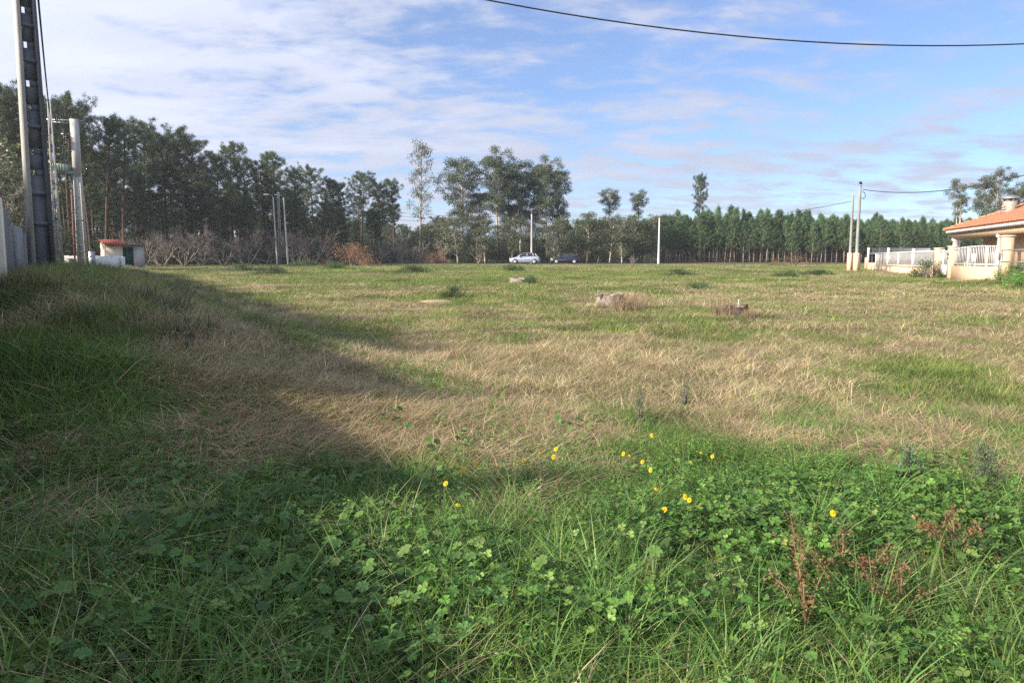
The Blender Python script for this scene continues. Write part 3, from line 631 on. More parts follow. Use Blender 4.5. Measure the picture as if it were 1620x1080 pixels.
# ------------------------------------------------------------------ parked cars
def car(label, px, Y, paint, facing=1, sc=1.0, name='parked_car'):
    X = x_at(px, Y, 1.5); t = thing(name, label, 'car', (X, Y, gz(X, Y) + 0.07), 0)
    t.scale = (sc * facing, sc, sc)
    # stations along the length: x, sill z, shoulder z, half width
    S = [(-2.00, 0.34, 0.52, 0.62), (-1.97, 0.24, 0.66, 0.74), (-1.75, 0.19, 0.77, 0.82), (-1.3, 0.18, 0.86, 0.86), (-0.95, 0.17, 0.95, 0.87), (0.0, 0.17, 0.97, 0.88), (0.9, 0.17, 1.0, 0.88), (1.6, 0.19, 1.02, 0.86), (1.88, 0.24, 0.98, 0.80), (1.98, 0.32, 0.78, 0.74), (2.00, 0.40, 0.60, 0.66)]
    V = []; F = []
    for x, zs, zh, w in S:
        V += [(x, -w * 0.93, zs), (x, -w, zs + 0.3 * (zh - zs)), (x, -w, zs + 0.75 * (zh - zs)), (x, -w * 0.90, zh), (x, -w * 0.4, zh + 0.03), (x, w * 0.4, zh + 0.03), (x, w * 0.90, zh), (x, w, zs + 0.75 * (zh - zs)), (x, w, zs + 0.3 * (zh - zs)), (x, w * 0.93, zs)]
    k = 10
    for i in range(len(S) - 1):
        for j in range(k): F.append((i * k + j, i * k + (j + 1) % k, (i + 1) * k + (j + 1) % k, (i + 1) * k + j))
    for e in (0, (len(S) - 1) * k):
        F += [(e + 0, e + 1, e + 8, e + 9), (e + 1, e + 2, e + 7, e + 8), (e + 2, e + 3, e + 6, e + 7), (e + 3, e + 4, e + 5, e + 6)]
    body = MB().add(V, F).build('body', paint, t, True)
    bot = [(-1.02, 0.76), (-0.4, 0.78), (0.4, 0.79), (1.1, 0.78), (1.80, 0.70)]; top = [(-0.30, 0.56), (0.05, 0.60), (0.5, 0.61), (0.95, 0.60), (1.38, 0.56)]
    zt_ = [1.40, 1.47, 1.485, 1.46, 1.36]
    gl = MB(); Vb = []
    for sgn in (-1, 1):
        for (xb, wb), (xt, wt_), z in zip(bot, top, zt_): Vb += [(xb, sgn * wb, 0.96), (xt, sgn * wt_, z)]
    Fg = []
    for o in (0, 10):
        for i in range(4): Fg.append((o + 2 * i, o + 2 * i + 2, o + 2 * i + 3, o + 2 * i + 1))
    Fg += [(0, 1, 11, 10), (8, 18, 19, 9)]
    gl.add(Vb, Fg).build('windows', M['glass'], t)
    rfm = MB(); Vr = []
    for (xt, wt_), z in zip(top, zt_): Vr += [(xt, -wt_ - 0.015, z - 0.02), (xt, -wt_ * 0.6, z + 0.035), (xt, wt_ * 0.6, z + 0.035), (xt, wt_ + 0.015, z - 0.02)]
    Fr = [(4 * i + j, 4 * i + j + 1, 4 * i + j + 5, 4 * i + j + 4) for i in range(4) for j in range(3)]
    rfm.add(Vr, Fr).build('roof', paint, t, True)
    for sgn in (-1, 1):
        for i in (0, 2, 3, 4):
            (xb, wb), (xt, wt_), z = bot[i], top[i], zt_[i]
            if i == 2: xb, xt = 0.28, 0.33
            if i == 3: xb, xt = 1.22, 1.02
            MB().tube([(xb, sgn * (wb + 0.01), 0.95), (xt, sgn * (wt_ + 0.012), z)], 0.045 if i in (0, 4) else 0.03, 5).build('pillar', paint, t)
        mr = MB().box((-0.72, sgn * 0.93, 1.03), (0.14, 0.2, 0.13), 0, None, 0.8).build('mirror', paint, t)
        MB().box((-1.88, sgn * 0.58, 0.70), (0.22, 0.30, 0.13), sgn * 0.5, None, 0.8).build('headlight', M['lamp'], t)
        MB().box((1.93, sgn * 0.62, 0.86), (0.12, 0.2, 0.22), 0, None, 0.85).build('tail_light', M['redlamp'], t)
        for xw in (-1.27, 1.27):
            w = MB().tube([(xw, sgn * 0.70, 0.31), (xw, sgn * 0.885, 0.31)], 0.31, 18).build('wheel', M['rubber'], t, False)
            r_ = MB().tube([(xw, sgn * 0.88, 0.31), (xw, sgn * 0.90, 0.31)], [0.215, 0.19], 14).build('rim', M['rim'], w)
            MB().tube([(xw, sgn * 0.60, 0.33), (xw, sgn * 0.872, 0.33)], 0.37, 18).build('wheel_arch', M['rubber'], t)
        for xd in (-0.1, 0.75): MB().box((xd + 0.12, sgn * 0.885, 0.83), (0.16, 0.03, 0.03)).build('door_handle', paint, t)
        MB().box((0.0, sgn * 0.885, 0.52), (2.0, 0.02, 0.05)).build('rub_strip', M['shadeplastic'], t)
    MB().box((-1.985, 0, 0.36), (0.05, 1.0, 0.14)).build('grille', M['shadeplastic'], t)
    MB().box((-2.01, 0, 0.47), (0.02, 0.5, 0.11)).build('number_plate', M['white'], t)
    return t
car('silver hatchback parked on the far lane before the eucalyptus trunks', 830, 100.5, M['silver'], 1, 1.0)
car('dark navy hatchback parked on the far lane right of the silver car', 894, 101.5, M['navy'], 1, 0.95)

# ------------------------------------------------------------------ vegetation builders
def strips(base, az, h, w, bend, segs, cols, rs, droop=0.0, twist=None):
    """n tapering blades; all args arrays of length n; returns V, F3, F4, C"""
    n = len(az); d = np.stack([np.cos(az), np.sin(az), np.zeros(n)], -1)
    tw = az + PI / 2 + (rs.uniform(-0.9, 0.9, n) if twist is None else twist)
    side = np.stack([np.cos(tw), np.sin(tw), np.zeros(n)], -1)
    V = []
    for k in range(segs + 1):
        t = k / segs
        c = base + d * (h * bend * (0.15 * t + 0.85 * t * t))[:, None]
        c[:, 2] += h * (t - 0.5 * np.minimum(bend, 1.6) * t * t * (0.55 + droop))
        ww = (w * (1 - 0.15 * t) * (1 - t ** 2.2) * 0.5)[:, None]
        if k < segs: V += [c - side * ww, c + side * ww]
        else: V += [c]
    V = np.stack(V, 1); m = V.shape[1]
    idx = (np.arange(n) * m)[:, None]
    F4 = np.concatenate([idx + np.array([[2 * k, 2 * k + 1, 2 * k + 3, 2 * k + 2]]) for k in range(segs - 1)], 0) if segs > 1 else np.zeros((0, 4), int)
    F3 = idx + np.array([[2 * segs - 2, 2 * segs - 1, 2 * segs]])
    fade = np.linspace(0.72, 1.1, m)[None, :, None]
    C = np.repeat(cols[:, None, :], m, 1)
    return V.reshape(-1, 3), F3, F4, C.reshape(-1, 3)
def pick(rs, n, palette, var=0.18):
    p = np.array(palette, float); c = p[rs.integers(0, len(p), n)]
    return np.clip(c * rs.uniform(1 - var, 1 + var, (n, 1)) * rs.uniform(0.93, 1.07, (n, 3)), 0, 1)
STRAW = [(0.50, 0.40, 0.24), (0.42, 0.325, 0.19), (0.58, 0.48, 0.31), (0.34, 0.25, 0.15), (0.45, 0.40, 0.19), (0.26, 0.19, 0.12)]
GREEN = [(0.115, 0.20, 0.042), (0.15, 0.24, 0.05), (0.085, 0.165, 0.04), (0.19, 0.255, 0.06), (0.24, 0.27, 0.075)]
LUSH = [(0.11, 0.23, 0.042), (0.14, 0.27, 0.052), (0.085, 0.19, 0.042), (0.18, 0.29, 0.065)]
def tuft(seed, n, rad, h, w, bend, segs, palette, extra=None, name='tuft', mat=None):
    rs = np.random.default_rng(seed)
    r = rad * np.sqrt(rs.uniform(0, 1, n)); a = rs.uniform(0, 2 * PI, n)
    base = np.stack([r * np.cos(a), r * np.sin(a), np.full(n, -0.02)], -1)
    hh = rs.uniform(*h, n); ww = rs.uniform(*w, n); bb = rs.uniform(*bend, n); az = rs.uniform(0, 2 * PI, n)
    V, F3, F4, C = strips(base, az, hh, ww, bb, segs, pick(rs, n, palette), rs)
    mb = MB().arrays(V, F3, F4, C)
    if extra: extra(mb, rs)
    return mb.mesh(name, mat)
def leaf_fan(mb, rs, c, n_petals, size, normal, palette, lobes=1.0, fold=0.15):
    """a leaf of several rounded lobes (clover / mallow) around centre c"""
    nrm = Vector(normal).normalized(); a = nrm.cross(Vector((0.3, 0.9, 0.1))).normalized(); b = nrm.cross(a)
    col = pick(rs, 1, palette)[0]; t0 = rs.uniform(0, 6.28)
    for k in range(n_petals):
        t = t0 + 2 * PI * k / n_petals; d = a * math.cos(t) + b * math.sin(t); s = nrm.cross(d)
        w = size * math.tan(PI / n_petals) * 0.95 * lobes if n_petals > 2 else size * 0.45
        w = min(w, size * 0.62) if n_petals < 5 else size * 0.40
        P = [c, c + d * size * 0.45 - s * w * 0.85 + nrm * size * fold, c + d * size * 0.85 - s * w * 0.75 + nrm * size * fold, c + d * size * 0.95, c + d * size * 0.85 + s * w * 0.75 + nrm * size * fold, c + d * size * 0.45 + s * w * 0.85 + nrm * size * fold]
        mb.add([p[:] for p in P], [(0, 1, 2, 3), (0, 3, 4, 5)], col * rs.uniform(0.9, 1.1))
def clover_patch(seed, n=42, rad=0.16, size=(0.014, 0.024), hgt=(0.07, 0.17), petals=3, palette=LUSH, name='clover', stems=True, tilt=0.5):
    rs = np.random.default_rng(seed); mb = MB()
    for i in range(n):
        r = rad * math.sqrt(rs.uniform()); t = rs.uniform(0, 6.28); z = rs.uniform(*hgt)
        c = Vector((r * math.cos(t), r * math.sin(t), z))
        leaf_fan(mb, rs, c, petals, rs.uniform(*size), (rs.normal(0, tilt), rs.normal(0, tilt) - 0.15, 1), palette)
        if stems:
            b = Vector((c.x * 0.6, c.y * 0.6, -0.02)); s = Vector((0.0025, 0, 0))
            mb.add([(b - s)[:], (b + s)[:], c[:]], [(0, 1, 2)], (0.10, 0.17, 0.05))
    return mb.mesh(name, M['herb'])
def herb_patch(seed, n=9, rad=0.16, name='herb', palette=LUSH, L_=(0.022, 0.05), hgt=(0.08, 0.24)):
    """upright sprigs: a curved stem with paired oval leaves, smaller towards the tip"""
    rs = np.random.default_rng(seed); mb = MB()
    for i in range(n):
        r = rad * math.sqrt(rs.uniform()); t = rs.uniform(0, 6.28); h = rs.uniform(*hgt); col = pick(rs, 1, palette, 0.25)[0]
        b = Vector((r * math.cos(t), r * math.sin(t), -0.02)); lean = Vector((rs.normal(0, .35), rs.normal(0, .35), 1)) * h
        top = b + lean; w_ = Vector((0.002, 0.0005, 0))
        mb.add([(b - w_)[:], (b + w_)[:], top[:]], [(0, 1, 2)], (0.13, 0.17, 0.06))
        nl = int(rs.integers(4, 7)); ph = rs.uniform(0, 6.28)
        for k in range(nl):
            u = (k + 1.0) / nl; p = b.lerp(top, 0.2 + 0.8 * u); l = rs.uniform(*L_) * (1.25 - 0.6 * u)
            for q_ in (0, PI):
                a = ph + k * 1.57 + q_ + rs.normal(0, .25); d = Vector((math.cos(a), math.sin(a), rs.uniform(-0.05, 0.65))).normalized(); s = d.cross(Vector((0, 0, 1))).normalized(); w = l * rs.uniform(0.34, 0.52); up = s.cross(d) * l * 0.13
                mb.add([p[:], (p + d * l * .45 - s * w * .5 + up)[:], (p + d * l - up * 1.2)[:], (p + d * l * .45 + s * w * .5 + up)[:]], [(0, 1, 2), (0, 2, 3)], col * rs.uniform(0.85, 1.15))
    return mb.mesh(name, M['herb'])

def scatter(name, label, variants, X, Y, rs, scl, tilt=0.12, idx=None, sink=0.0, rot=None):
    n = len(X); Z = ground(X, Y) - sink
    me = bpy.data.meshes.new(name); me.vertices.add(n); me.vertices.foreach_set('co', np.stack([X, Y, Z], -1).astype(np.float32).ravel())
    rot = (np.stack([rs.normal(0, tilt, n), rs.normal(0, tilt, n), rs.uniform(0, 2 * PI, n)], -1) if rot is None else rot).astype(np.float32)
    scl = np.asarray(scl, np.float32); scl = np.repeat(scl[:, None], 3, 1) if scl.ndim == 1 else scl
    a = me.attributes.new('rot', 'FLOAT_VECTOR', 'POINT'); a.data.foreach_set('vector', rot.ravel())
    a = me.attributes.new('scl', 'FLOAT_VECTOR', 'POINT'); a.data.foreach_set('vector', scl.ravel())
    a = me.attributes.new('idx', 'INT', 'POINT'); a.data.foreach_set('value', (rs.integers(0, len(variants), n) if idx is None else idx).astype(np.int32))
    o = link(name, me); tag(o, label, None, None, 'stuff')
    ng = bpy.data.node_groups.new(name, 'GeometryNodeTree')
    ng.interface.new_socket('Geometry', in_out='INPUT', socket_type='NodeSocketGeometry'); ng.interface.new_socket('Geometry', in_out='OUTPUT', socket_type='NodeSocketGeometry')
    gi = ng.nodes.new('NodeGroupInput'); go = ng.nodes.new('NodeGroupOutput'); jn = ng.nodes.new('GeometryNodeJoinGeometry')
    def named(nm, dt):
        q_ = ng.nodes.new('GeometryNodeInputNamedAttribute'); q_.data_type = dt; q_.inputs[0].default_value = nm; return q_.outputs[0]
    ra, sa, ia = named('rot', 'FLOAT_VECTOR'), named('scl', 'FLOAT_VECTOR'), named('idx', 'INT')
    for k, vm in enumerate(variants):
        so = bpy.data.objects.new(name + '_blade', vm)
        oi = ng.nodes.new('GeometryNodeObjectInfo'); oi.inputs['Object'].default_value = so; oi.inputs['As Instance'].default_value = False
        cp = ng.nodes.new('FunctionNodeCompare'); cp.data_type = 'INT'; cp.operation = 'EQUAL'
        ins = [s for s in cp.inputs if s.type == 'INT']; ng.links.new(ia, ins[0]); ins[1].default_value = k
        ip = ng.nodes.new('GeometryNodeInstanceOnPoints')
        ng.links.new(gi.outputs[0], ip.inputs['Points']); ng.links.new(oi.outputs['Geometry'], ip.inputs['Instance']); ng.links.new(cp.outputs[0], ip.inputs['Selection'])
        ng.links.new(ra, ip.inputs['Rotation']); ng.links.new(sa, ip.inputs['Scale']); ng.links.new(ip.outputs[0], jn.inputs[0])
    ng.links.new(jn.outputs[0], go.inputs[0])
    md = o.modifiers.new('scatter', 'NODES'); md.node_group = ng
    return o

def mesh_arrays(me):
    v = np.zeros(len(me.vertices) * 3, np.float32); me.vertices.foreach_get('co', v)
    c = np.zeros(len(me.vertices) * 4, np.float32); me.attributes['col'].data.foreach_get('color', c)
    lo = np.zeros(len(me.loops), np.int32); me.loops.foreach_get('vertex_index', lo)
    sz = np.zeros(len(me.polygons), np.int32); me.polygons.foreach_get('loop_total', sz)
    st = np.concatenate([[0], np.cumsum(sz)[:-1]])
    f3 = lo[(st[sz == 3][:, None] + np.arange(3))]; f4 = lo[(st[sz == 4][:, None] + np.arange(4))]
    return v.reshape(-1, 3), c.reshape(-1, 4)[:, :3], f3, f4
TRI_COUNT = [0]
def realize(name, label, variants, X, Y, rs, scl, tilt=0.12, vary=0.3):
    """one joined mesh of many plants, each turned, tilted, scaled and tinted on its own"""
    n = len(X); Z = ground(X, Y); idx = rs.integers(0, len(variants), n); scl = np.asarray(scl)
    Vs, Cs, F3, F4 = [], [], [], []; off = 0
    for k, me in enumerate(variants):
        v, c, f3, f4 = mesh_arrays(me); s = np.where(idx == k)[0]; m = len(s)
        if not m: continue
        rz = rs.uniform(0, 2 * PI, m); cz, sz = np.cos(rz), np.sin(rz); tx, ty = rs.normal(0, tilt, m), rs.normal(0, tilt, m)
        P = v[None] * scl[s][:, None, None]
        x = P[..., 0] * cz[:, None] - P[..., 1] * sz[:, None]; y = P[..., 0] * sz[:, None] + P[..., 1] * cz[:, None]; z = P[..., 2]
        x = x + z * tx[:, None]; y = y + z * ty[:, None]
        Vs.append(np.stack([x + X[s][:, None], y + Y[s][:, None], z + Z[s][:, None]], -1).reshape(-1, 3))
        Cs.append((c[None] * rs.uniform(1 - vary, 1 + vary, (m, 1, 1)) * rs.uniform(0.93, 1.07, (m, 1, 3))).reshape(-1, 3))
        o = off + np.arange(m)[:, None, None] * len(v)
        F3.append((f3[None] + o).reshape(-1, 3)); F4.append((f4[None] + o).reshape(-1, 4)); off += m * len(v)
    F3 = np.concatenate(F3); F4 = np.concatenate(F4); TRI_COUNT[0] += len(F3) + 2 * len(F4)
    me = new_mesh(name, np.concatenate(Vs), [F3, F4], np.clip(np.concatenate(Cs), 0, 1)); me.materials.append(variants[0].materials[0])
    return tag(link(name, me), label, None, None, 'stuff')
def tile_mesh(seed, size, n, h, w, bend, segs, palette, name, mat):
    rs = np.random.default_rng(seed); base = np.stack([rs.uniform(-.53, .53, n) * size, rs.uniform(-.53, .53, n) * size, np.full(n, -0.03)], -1)
    g = 0.6 + 0.8 * fbm(base[:, 0] * 3 / size + 40 + seed, base[:, 1] * 3 / size + 40, seed % 97)
    V, F3, F4, C = strips(base, rs.uniform(0, 2 * PI, n), rs.uniform(*h, n) * g, rs.uniform(*w, n), rs.uniform(*bend, n), segs, pick(rs, n, palette), rs)
    return MB().arrays(V, F3, F4, C).mesh(name, mat)

# ---- trees
def clump_tris(centers, rs, n_per, length, width, palette, up=0.25, rad=0.0):
    """needle sprays: n_per thin triangles radiating from each centre"""
    m = len(centers) * n_per; c = np.repeat(np.asarray(centers, float), n_per, 0)
    d = rs.normal(size=(m, 3)); d[:, 2] += up; d /= np.linalg.norm(d, axis=1)[:, None]
    s = np.cross(d, rs.normal(size=(m, 3))); s /= np.linalg.norm(s, axis=1)[:, None]
    l = rs.uniform(length[0], length[1], m)[:, None]; w = rs.uniform(width[0], width[1], m)[:, None]
    c = c + rs.normal(size=(m, 3)) * rad
    V = np.stack([c - s * w * 0.5, c + s * w * 0.5, c + d * l], 1).reshape(-1, 3)
    F = np.arange(m * 3).reshape(-1, 3)
    shade = np.repeat(rs.uniform(0.7, 1.25, len(centers)), n_per)[:, None]
    C = np.repeat(pick(rs, m, palette, 0.15) * shade, 3, 0)
    return V, F, C
PINE = [(0.085, 0.118, 0.055), (0.07, 0.10, 0.05), (0.105, 0.14, 0.066), (0.125, 0.15, 0.075)]
YPINE = [(0.085, 0.15, 0.065), (0.07, 0.13, 0.06), (0.105, 0.175, 0.075), (0.13, 0.185, 0.075)]
EUCA = [(0.085, 0.115, 0.062), (0.07, 0.095, 0.055), (0.105, 0.13, 0.075), (0.13, 0.14, 0.08)]
def pine(seed, H=18.0, cs=0.52, cw=3.0, limbs=34, per=13):
    rs = np.random.default_rng(seed); tr = MB(); lean = rs.normal(0, 0.5, 2)
    path = lambda t: Vector((lean[0] * t * t + 0.25 * math.sin(3 * t + seed), lean[1] * t * t + 0.2 * math.cos(2.5 * t + seed), H * t - 0.3))
    n = 9; tr.tube([path(k / n * 0.97) for k in range(n + 1)], [0.24 * (1 - 0.85 * k / n) * (H / 18) + 0.02 for k in range(n + 1)], 7)
    cent = []
    for i in range(limbs):
        t = cs + (0.99 - cs) * ((i + 0.5) / limbs) ** 0.75; u = (t - cs) / (1 - cs)
        R = cw * (0.55 + 0.75 * u) * (1 - u ** 3.0) ** 0.6 * rs.uniform(0.55, 1.15) + 0.25
        a = i * 2.4 + rs.uniform(-0.5, 0.5); p0 = path(t); d = Vector((math.cos(a), math.sin(a), 0)); rise = rs.uniform(0.05, 0.5) + 0.5 * u
        p1 = p0 + d * R * 0.55 + Vector((0, 0, R * rise * 0.35)); p2 = p0 + d * R + Vector((0, 0, R * rise))
        tr.tube([p0, p1, p2], [0.07, 0.05, 0.02], 4, None, False)
        for k in range(per):
            v = 0.35 + 0.7 * rs.uniform(); b = p0.lerp(p1, v * 1.6) if v < 0.6 else p1.lerp(p2, (v - 0.6) / 0.45)
            cent.append((b.x + rs.normal(0, R * 0.13), b.y + rs.normal(0, R * 0.13), b.z + abs(rs.normal(0.15, 0.3))))
    for i in range(9):      # dead lower branches
        t = rs.uniform(0.28, cs + 0.08); a = rs.uniform(0, 6.28); p0 = path(t); l = rs.uniform(0.6, 2.0)
        tr.tube([p0, p0 + Vector((math.cos(a) * l, math.sin(a) * l, rs.uniform(-0.2, 0.5)))], [0.035, 0.012], 3, None, False)
    cr = MB().arrays(*[(V, F, None, C) for V, F, C in [clump_tris(cent, rs, 40, (0.22, 0.46), (0.03, 0.055), PINE, 0.5, 0.12)]][0])
    return tr.mesh('trunk', M['bark_pine'], True), cr.mesh('crown', M['needle'])
def young_pine(seed, H=8.0, cs=0.33, cw=1.15):
    rs = np.random.default_rng(seed); tr = MB(); bow = rs.normal(0, 0.12, 2)
    path = lambda t: Vector((bow[0] * math.sin(PI * t), bow[1] * math.sin(PI * t), H * t - 0.2))
    n = 6; tr.tube([path(k / n) for k in range(n + 1)], [0.095 * (1 - 0.85 * k / n) + 0.01 for k in range(n + 1)], 6)
    cent = []; wh = 13
    for i in range(wh):
        u = (i + 0.2) / wh; t = cs + (0.97 - cs) * u
        R = cw * (1 - u ** 1.15) ** 0.95 * (0.85 + 0.4 * math.sin(min(u * 5, 1.57))) * rs.uniform(0.8, 1.2) + 0.10
        for j in range(5):
            a = j * 1.257 + i * 0.7 + rs.uniform(-.3, .3); p0 = path(t); d = Vector((math.cos(a), math.sin(a), 0)); r = R * rs.uniform(0.7, 1.15)
            p1 = p0 + d * r + Vector((0, 0, r * 0.45 + 0.1)); tr.tube([p0, p1], [0.025, 0.008], 3, None, False)
            for k in range(3):
                v = 0.35 + 0.65 * (k + rs.uniform(0, 0.5)) / 2.5; b = p0.lerp(p1, min(v, 1)); cent.append((b.x, b.y, b.z + 0.12 * v + rs.uniform(0, 0.1)))
    for k in range(12): cent.append(tuple(path(0.82 + 0.19 * k / 11) + Vector((rs.normal(0, .05), rs.normal(0, .05), 0))))
    for i in range(6):
        t = rs.uniform(0.12, cs); a = rs.uniform(0, 6.28); p0 = path(t); tr.tube([p0, p0 + Vector((math.cos(a) * .5, math.sin(a) * .5, 0.1))], [0.014, 0.006], 3, None, False)
    V, F, C = clump_tris(cent, rs, 22, (0.22, 0.46), (0.026, 0.05), YPINE, 1.3, 0.07)
    return tr.mesh('trunk', M['bark_young'], True), MB().arrays(V, F, None, C).mesh('crown', M['needle'])
def eucalyptus(seed, H=18.0, cs=0.42, cw=2.4, clusters=46, dens=95, stems=1, palette=EUCA, trunk_r=0.2):
    rs = np.random.default_rng(seed); tr = MB(); cent = []; wts = []
    for s in range(stems):
        h = H * (1 if s == 0 else rs.uniform(0.8, 0.97)); off = Vector((0, 0, 0)) if s == 0 else Vector((rs.normal(0, 0.9), rs.normal(0, 0.9), 0))
        ln = Vector((rs.normal(0, 0.5), rs.normal(0, 0.5), 0)); ph = rs.uniform(0, 6)
        path = lambda t: off * (0.3 + t) + ln * t * t + Vector((0.18 * math.sin(4 * t + ph), 0.18 * math.cos(3 * t + ph), h * t - 0.3))
        n = 10; tr.tube([path(k / n) for k in range(n + 1)], [trunk_r * (1 - 0.9 * k / n) + 0.015 for k in range(n + 1)], 7)
        m = clusters // stems
        for i in range(m):
            u = (i + 0.5) / m; t = cs + (0.93 - cs) * u; prof = (0.55 + 0.8 * math.sin(PI * min(0.12 + u * 0.82, 1)))
            R = cw * prof * rs.uniform(0.25, 1.05); a = i * 2.4 + rs.uniform(-.7, .7); p0 = path(t)
            p2 = p0 + Vector((math.cos(a) * R, math.sin(a) * R, R * rs.uniform(0.5, 1.1)))
            p1 = p0.lerp(p2, 0.5) + Vector((0, 0, 0.12 * R))
            tr.tube([p0, p1, p2], [0.05, 0.035, 0.015], 4, None, False)
            cent.append(p2[:]); wts.append(rs.uniform(0.55, 1.15))
            if rs.uniform() < 0.5: cent.append(tuple(p1 + Vector((rs.normal(0, .3), rs.normal(0, .3), .2)))); wts.append(rs.uniform(0.4, 0.8))
    mb = MB()
    cent = np.array(cent); rad = np.array(wts)
    cnt = np.maximum(18, (dens * rad ** 2).astype(int)); k = int(cnt.sum())
    c = np.repeat(cent, cnt, 0); rr = np.repeat(rad, cnt)
    d = rs.normal(size=(k, 3)); d /= np.linalg.norm(d, axis=1)[:, None]
    c = c + d * (rr * rs.uniform(0, 1, k) ** 0.45 * np.array(1.0))[:, None] * np.array([0.95, 0.95, 0.75])
    dn = np.stack([rs.normal(0, 0.55, k), rs.normal(0, 0.55, k), -rs.uniform(0.3, 1, k)], -1); dn /= np.linalg.norm(dn, axis=1)[:, None]
    s = np.cross(dn, rs.normal(size=(k, 3))); s /= np.linalg.norm(s, axis=1)[:, None]
    l = rs.uniform(0.22, 0.42, k)[:, None]; w = rs.uniform(0.06, 0.12, k)[:, None]
    V = np.stack([c, c + dn * l * .45 - s * w * .5, c + dn * l, c + dn * l * .45 + s * w * .5], 1).reshape(-1, 3)
    i0 = np.arange(k)[:, None] * 4; F4 = i0 + np.array([[0, 1, 2, 3]])
    C = np.repeat(pick(rs, k, palette, 0.18) * np.repeat(rs.uniform(0.75, 1.2, len(cent)), cnt)[:, None], 4, 0)
    mb.arrays(V, None, F4, C)
    return tr.mesh('trunk', M['bark_euca'], True), mb.mesh('crown', M['euca'])
def bare_tree(seed, H=5.0, depth=5, col=None, spread=0.55, r0=0.09, stems=3):
    rs = np.random.default_rng(seed); tr = MB(); tw = MB()
    def grow(p, d, l, r, lev):
        n = 3; pts = [p]; dd = d
        for k in range(n):
            dd = (dd + Vector((rs.normal(0, .16), rs.normal(0, .16), rs.normal(0.02, .10)))).normalized(); pts.append(pts[-1] + dd * l / n)
        (tr if lev > depth - 2 else tw).tube(pts, [r * (1 - 0.4 * k / n) for k in range(n + 1)], 5 if lev > depth - 2 else 3, None, False)
        if lev == 0: return
        for k in range(rs.integers(2, 4) + (1 if lev < depth - 1 else 0)):
            q_ = pts[rs.integers(1, n + 1)]; nd = (dd + Vector((rs.normal(0, spread), rs.normal(0, spread), rs.normal(0.12, spread * .6)))).normalized()
            grow(q_, nd, l * rs.uniform(0.6, 0.85), max(r * 0.58, 0.011), lev - 1)
    for s in range(stems):
        a = rs.uniform(0, 6.28); grow(Vector((math.cos(a) * .15, math.sin(a) * .15, -0.2)), Vector((math.cos(a) * 0.45, math.sin(a) * 0.45, 1)).normalized(), H * 0.34, r0, depth)
    return tr.mesh('trunk', M['twig'], True), tw.mesh('twigs', M['twig'])
def bush(seed, w=2.0, h=1.2, n=900, palette=PINE, leaf=(0.05, 0.12), mat='leaf', clumps=22, needle=False):
    rs = np.random.default_rng(seed)
    cl = rs.normal(size=(clumps, 3)) * np.array([w * 0.26, w * 0.26, 0]); cl[:, 2] = rs.uniform(0.12, 1, clumps) ** 0.8 * h * 0.8 * np.clip(1.15 - (np.hypot(cl[:, 0], cl[:, 1]) / (w * 0.55)) ** 2, 0.15, 1)
    cr_ = rs.uniform(0.12, 0.24, clumps) * min(w, h * 1.4)
    per = n // clumps; V = []; F = []; C = []
    c = np.repeat(cl, per, 0) + rs.normal(size=(clumps * per, 3)) * np.repeat(cr_, per)[:, None] * 0.55
    c[:, 2] = np.abs(c[:, 2]); k = len(c)
    d = rs.normal(size=(k, 3)); d[:, 2] = np.abs(d[:, 2]) * (1.1 if needle else 0.5); d /= np.linalg.norm(d, axis=1)[:, None]
    s = np.cross(d, rs.normal(size=(k, 3))); s /= np.linalg.norm(s, axis=1)[:, None]
    l = rs.uniform(leaf[0], leaf[1], k)[:, None] * (1.6 if needle else 1); ww = l * (0.16 if needle else 0.45)
    V = np.stack([c, c + d * l * .5 - s * ww * .5, c + d * l, c + d * l * .5 + s * ww * .5], 1).reshape(-1, 3)
    F4 = np.arange(k)[:, None] * 4 + np.array([[0, 1, 2, 3]])
    C = np.repeat(pick(rs, k, palette, 0.2) * np.repeat(rs.uniform(0.75, 1.25, clumps), per)[:, None], 4, 0)
    st = MB()
    for i in range(min(clumps, 12)): st.tube([(cl[i, 0] * .15, cl[i, 1] * .15, -0.1), (cl[i, 0] * .5, cl[i, 1] * .5, cl[i, 2] * .6), tuple(cl[i])], [0.012 * (w + .5), 0.009 * (w + .5), 0.004 * (w + .5)], 3, None, False)
    return st.mesh('stems', M['twig']), MB().arrays(V, None, F4, C).mesh('foliage', M[mat])
def place(name, label, cat, meshes, X, Y, rz=0.0, sc=(1, 1, 1), group=None, dz=0.0, names=('trunk', 'crown')):
    t = thing(name, label, cat, (X, Y, gz(X, Y) + dz), rz, group); t.scale = sc
    for nm, me in zip(names, meshes): link(nm, me, t)
    return t

# ------------------------------------------------------------------ trees
PINES = [pine(100 + k, 18.0, cs, cw, lm) for k, (cs, cw, lm) in enumerate([(0.54, 2.7, 30), (0.44, 2.5, 34), (0.60, 3.1, 28), (0.50, 2.3, 32), (0.66, 3.2, 24), (0.40, 2.6, 36), (0.57, 2.4, 26)])]
front = [(8, 141), (40, 152), (72, 163), (105, 157), (138, 174), (166, 190), (196, 196), (230, 200), (262, 214), (290, 211), (318, 226), (344, 250), (368, 228), (392, 258), (416, 262), (441, 247),
         (468, 272), (496, 268), (521, 286), (546, 291), (573, 278), (599, 293), (624, 287)]
def plant_tree(kind, label, cat, meshes, H0, px, py, Y, group, rs, wide=1.0):
    X = x_at(px, Y, 8); H = z_at(py, Y) - gz(X, Y); k = H / H0; w = k ** 0.5 * wide * rs.uniform(0.9, 1.1)
    return place(kind, label, cat, meshes, X, Y, rs.uniform(0, 6.28), (w, w, k), group)
trs = np.random.default_rng(31)
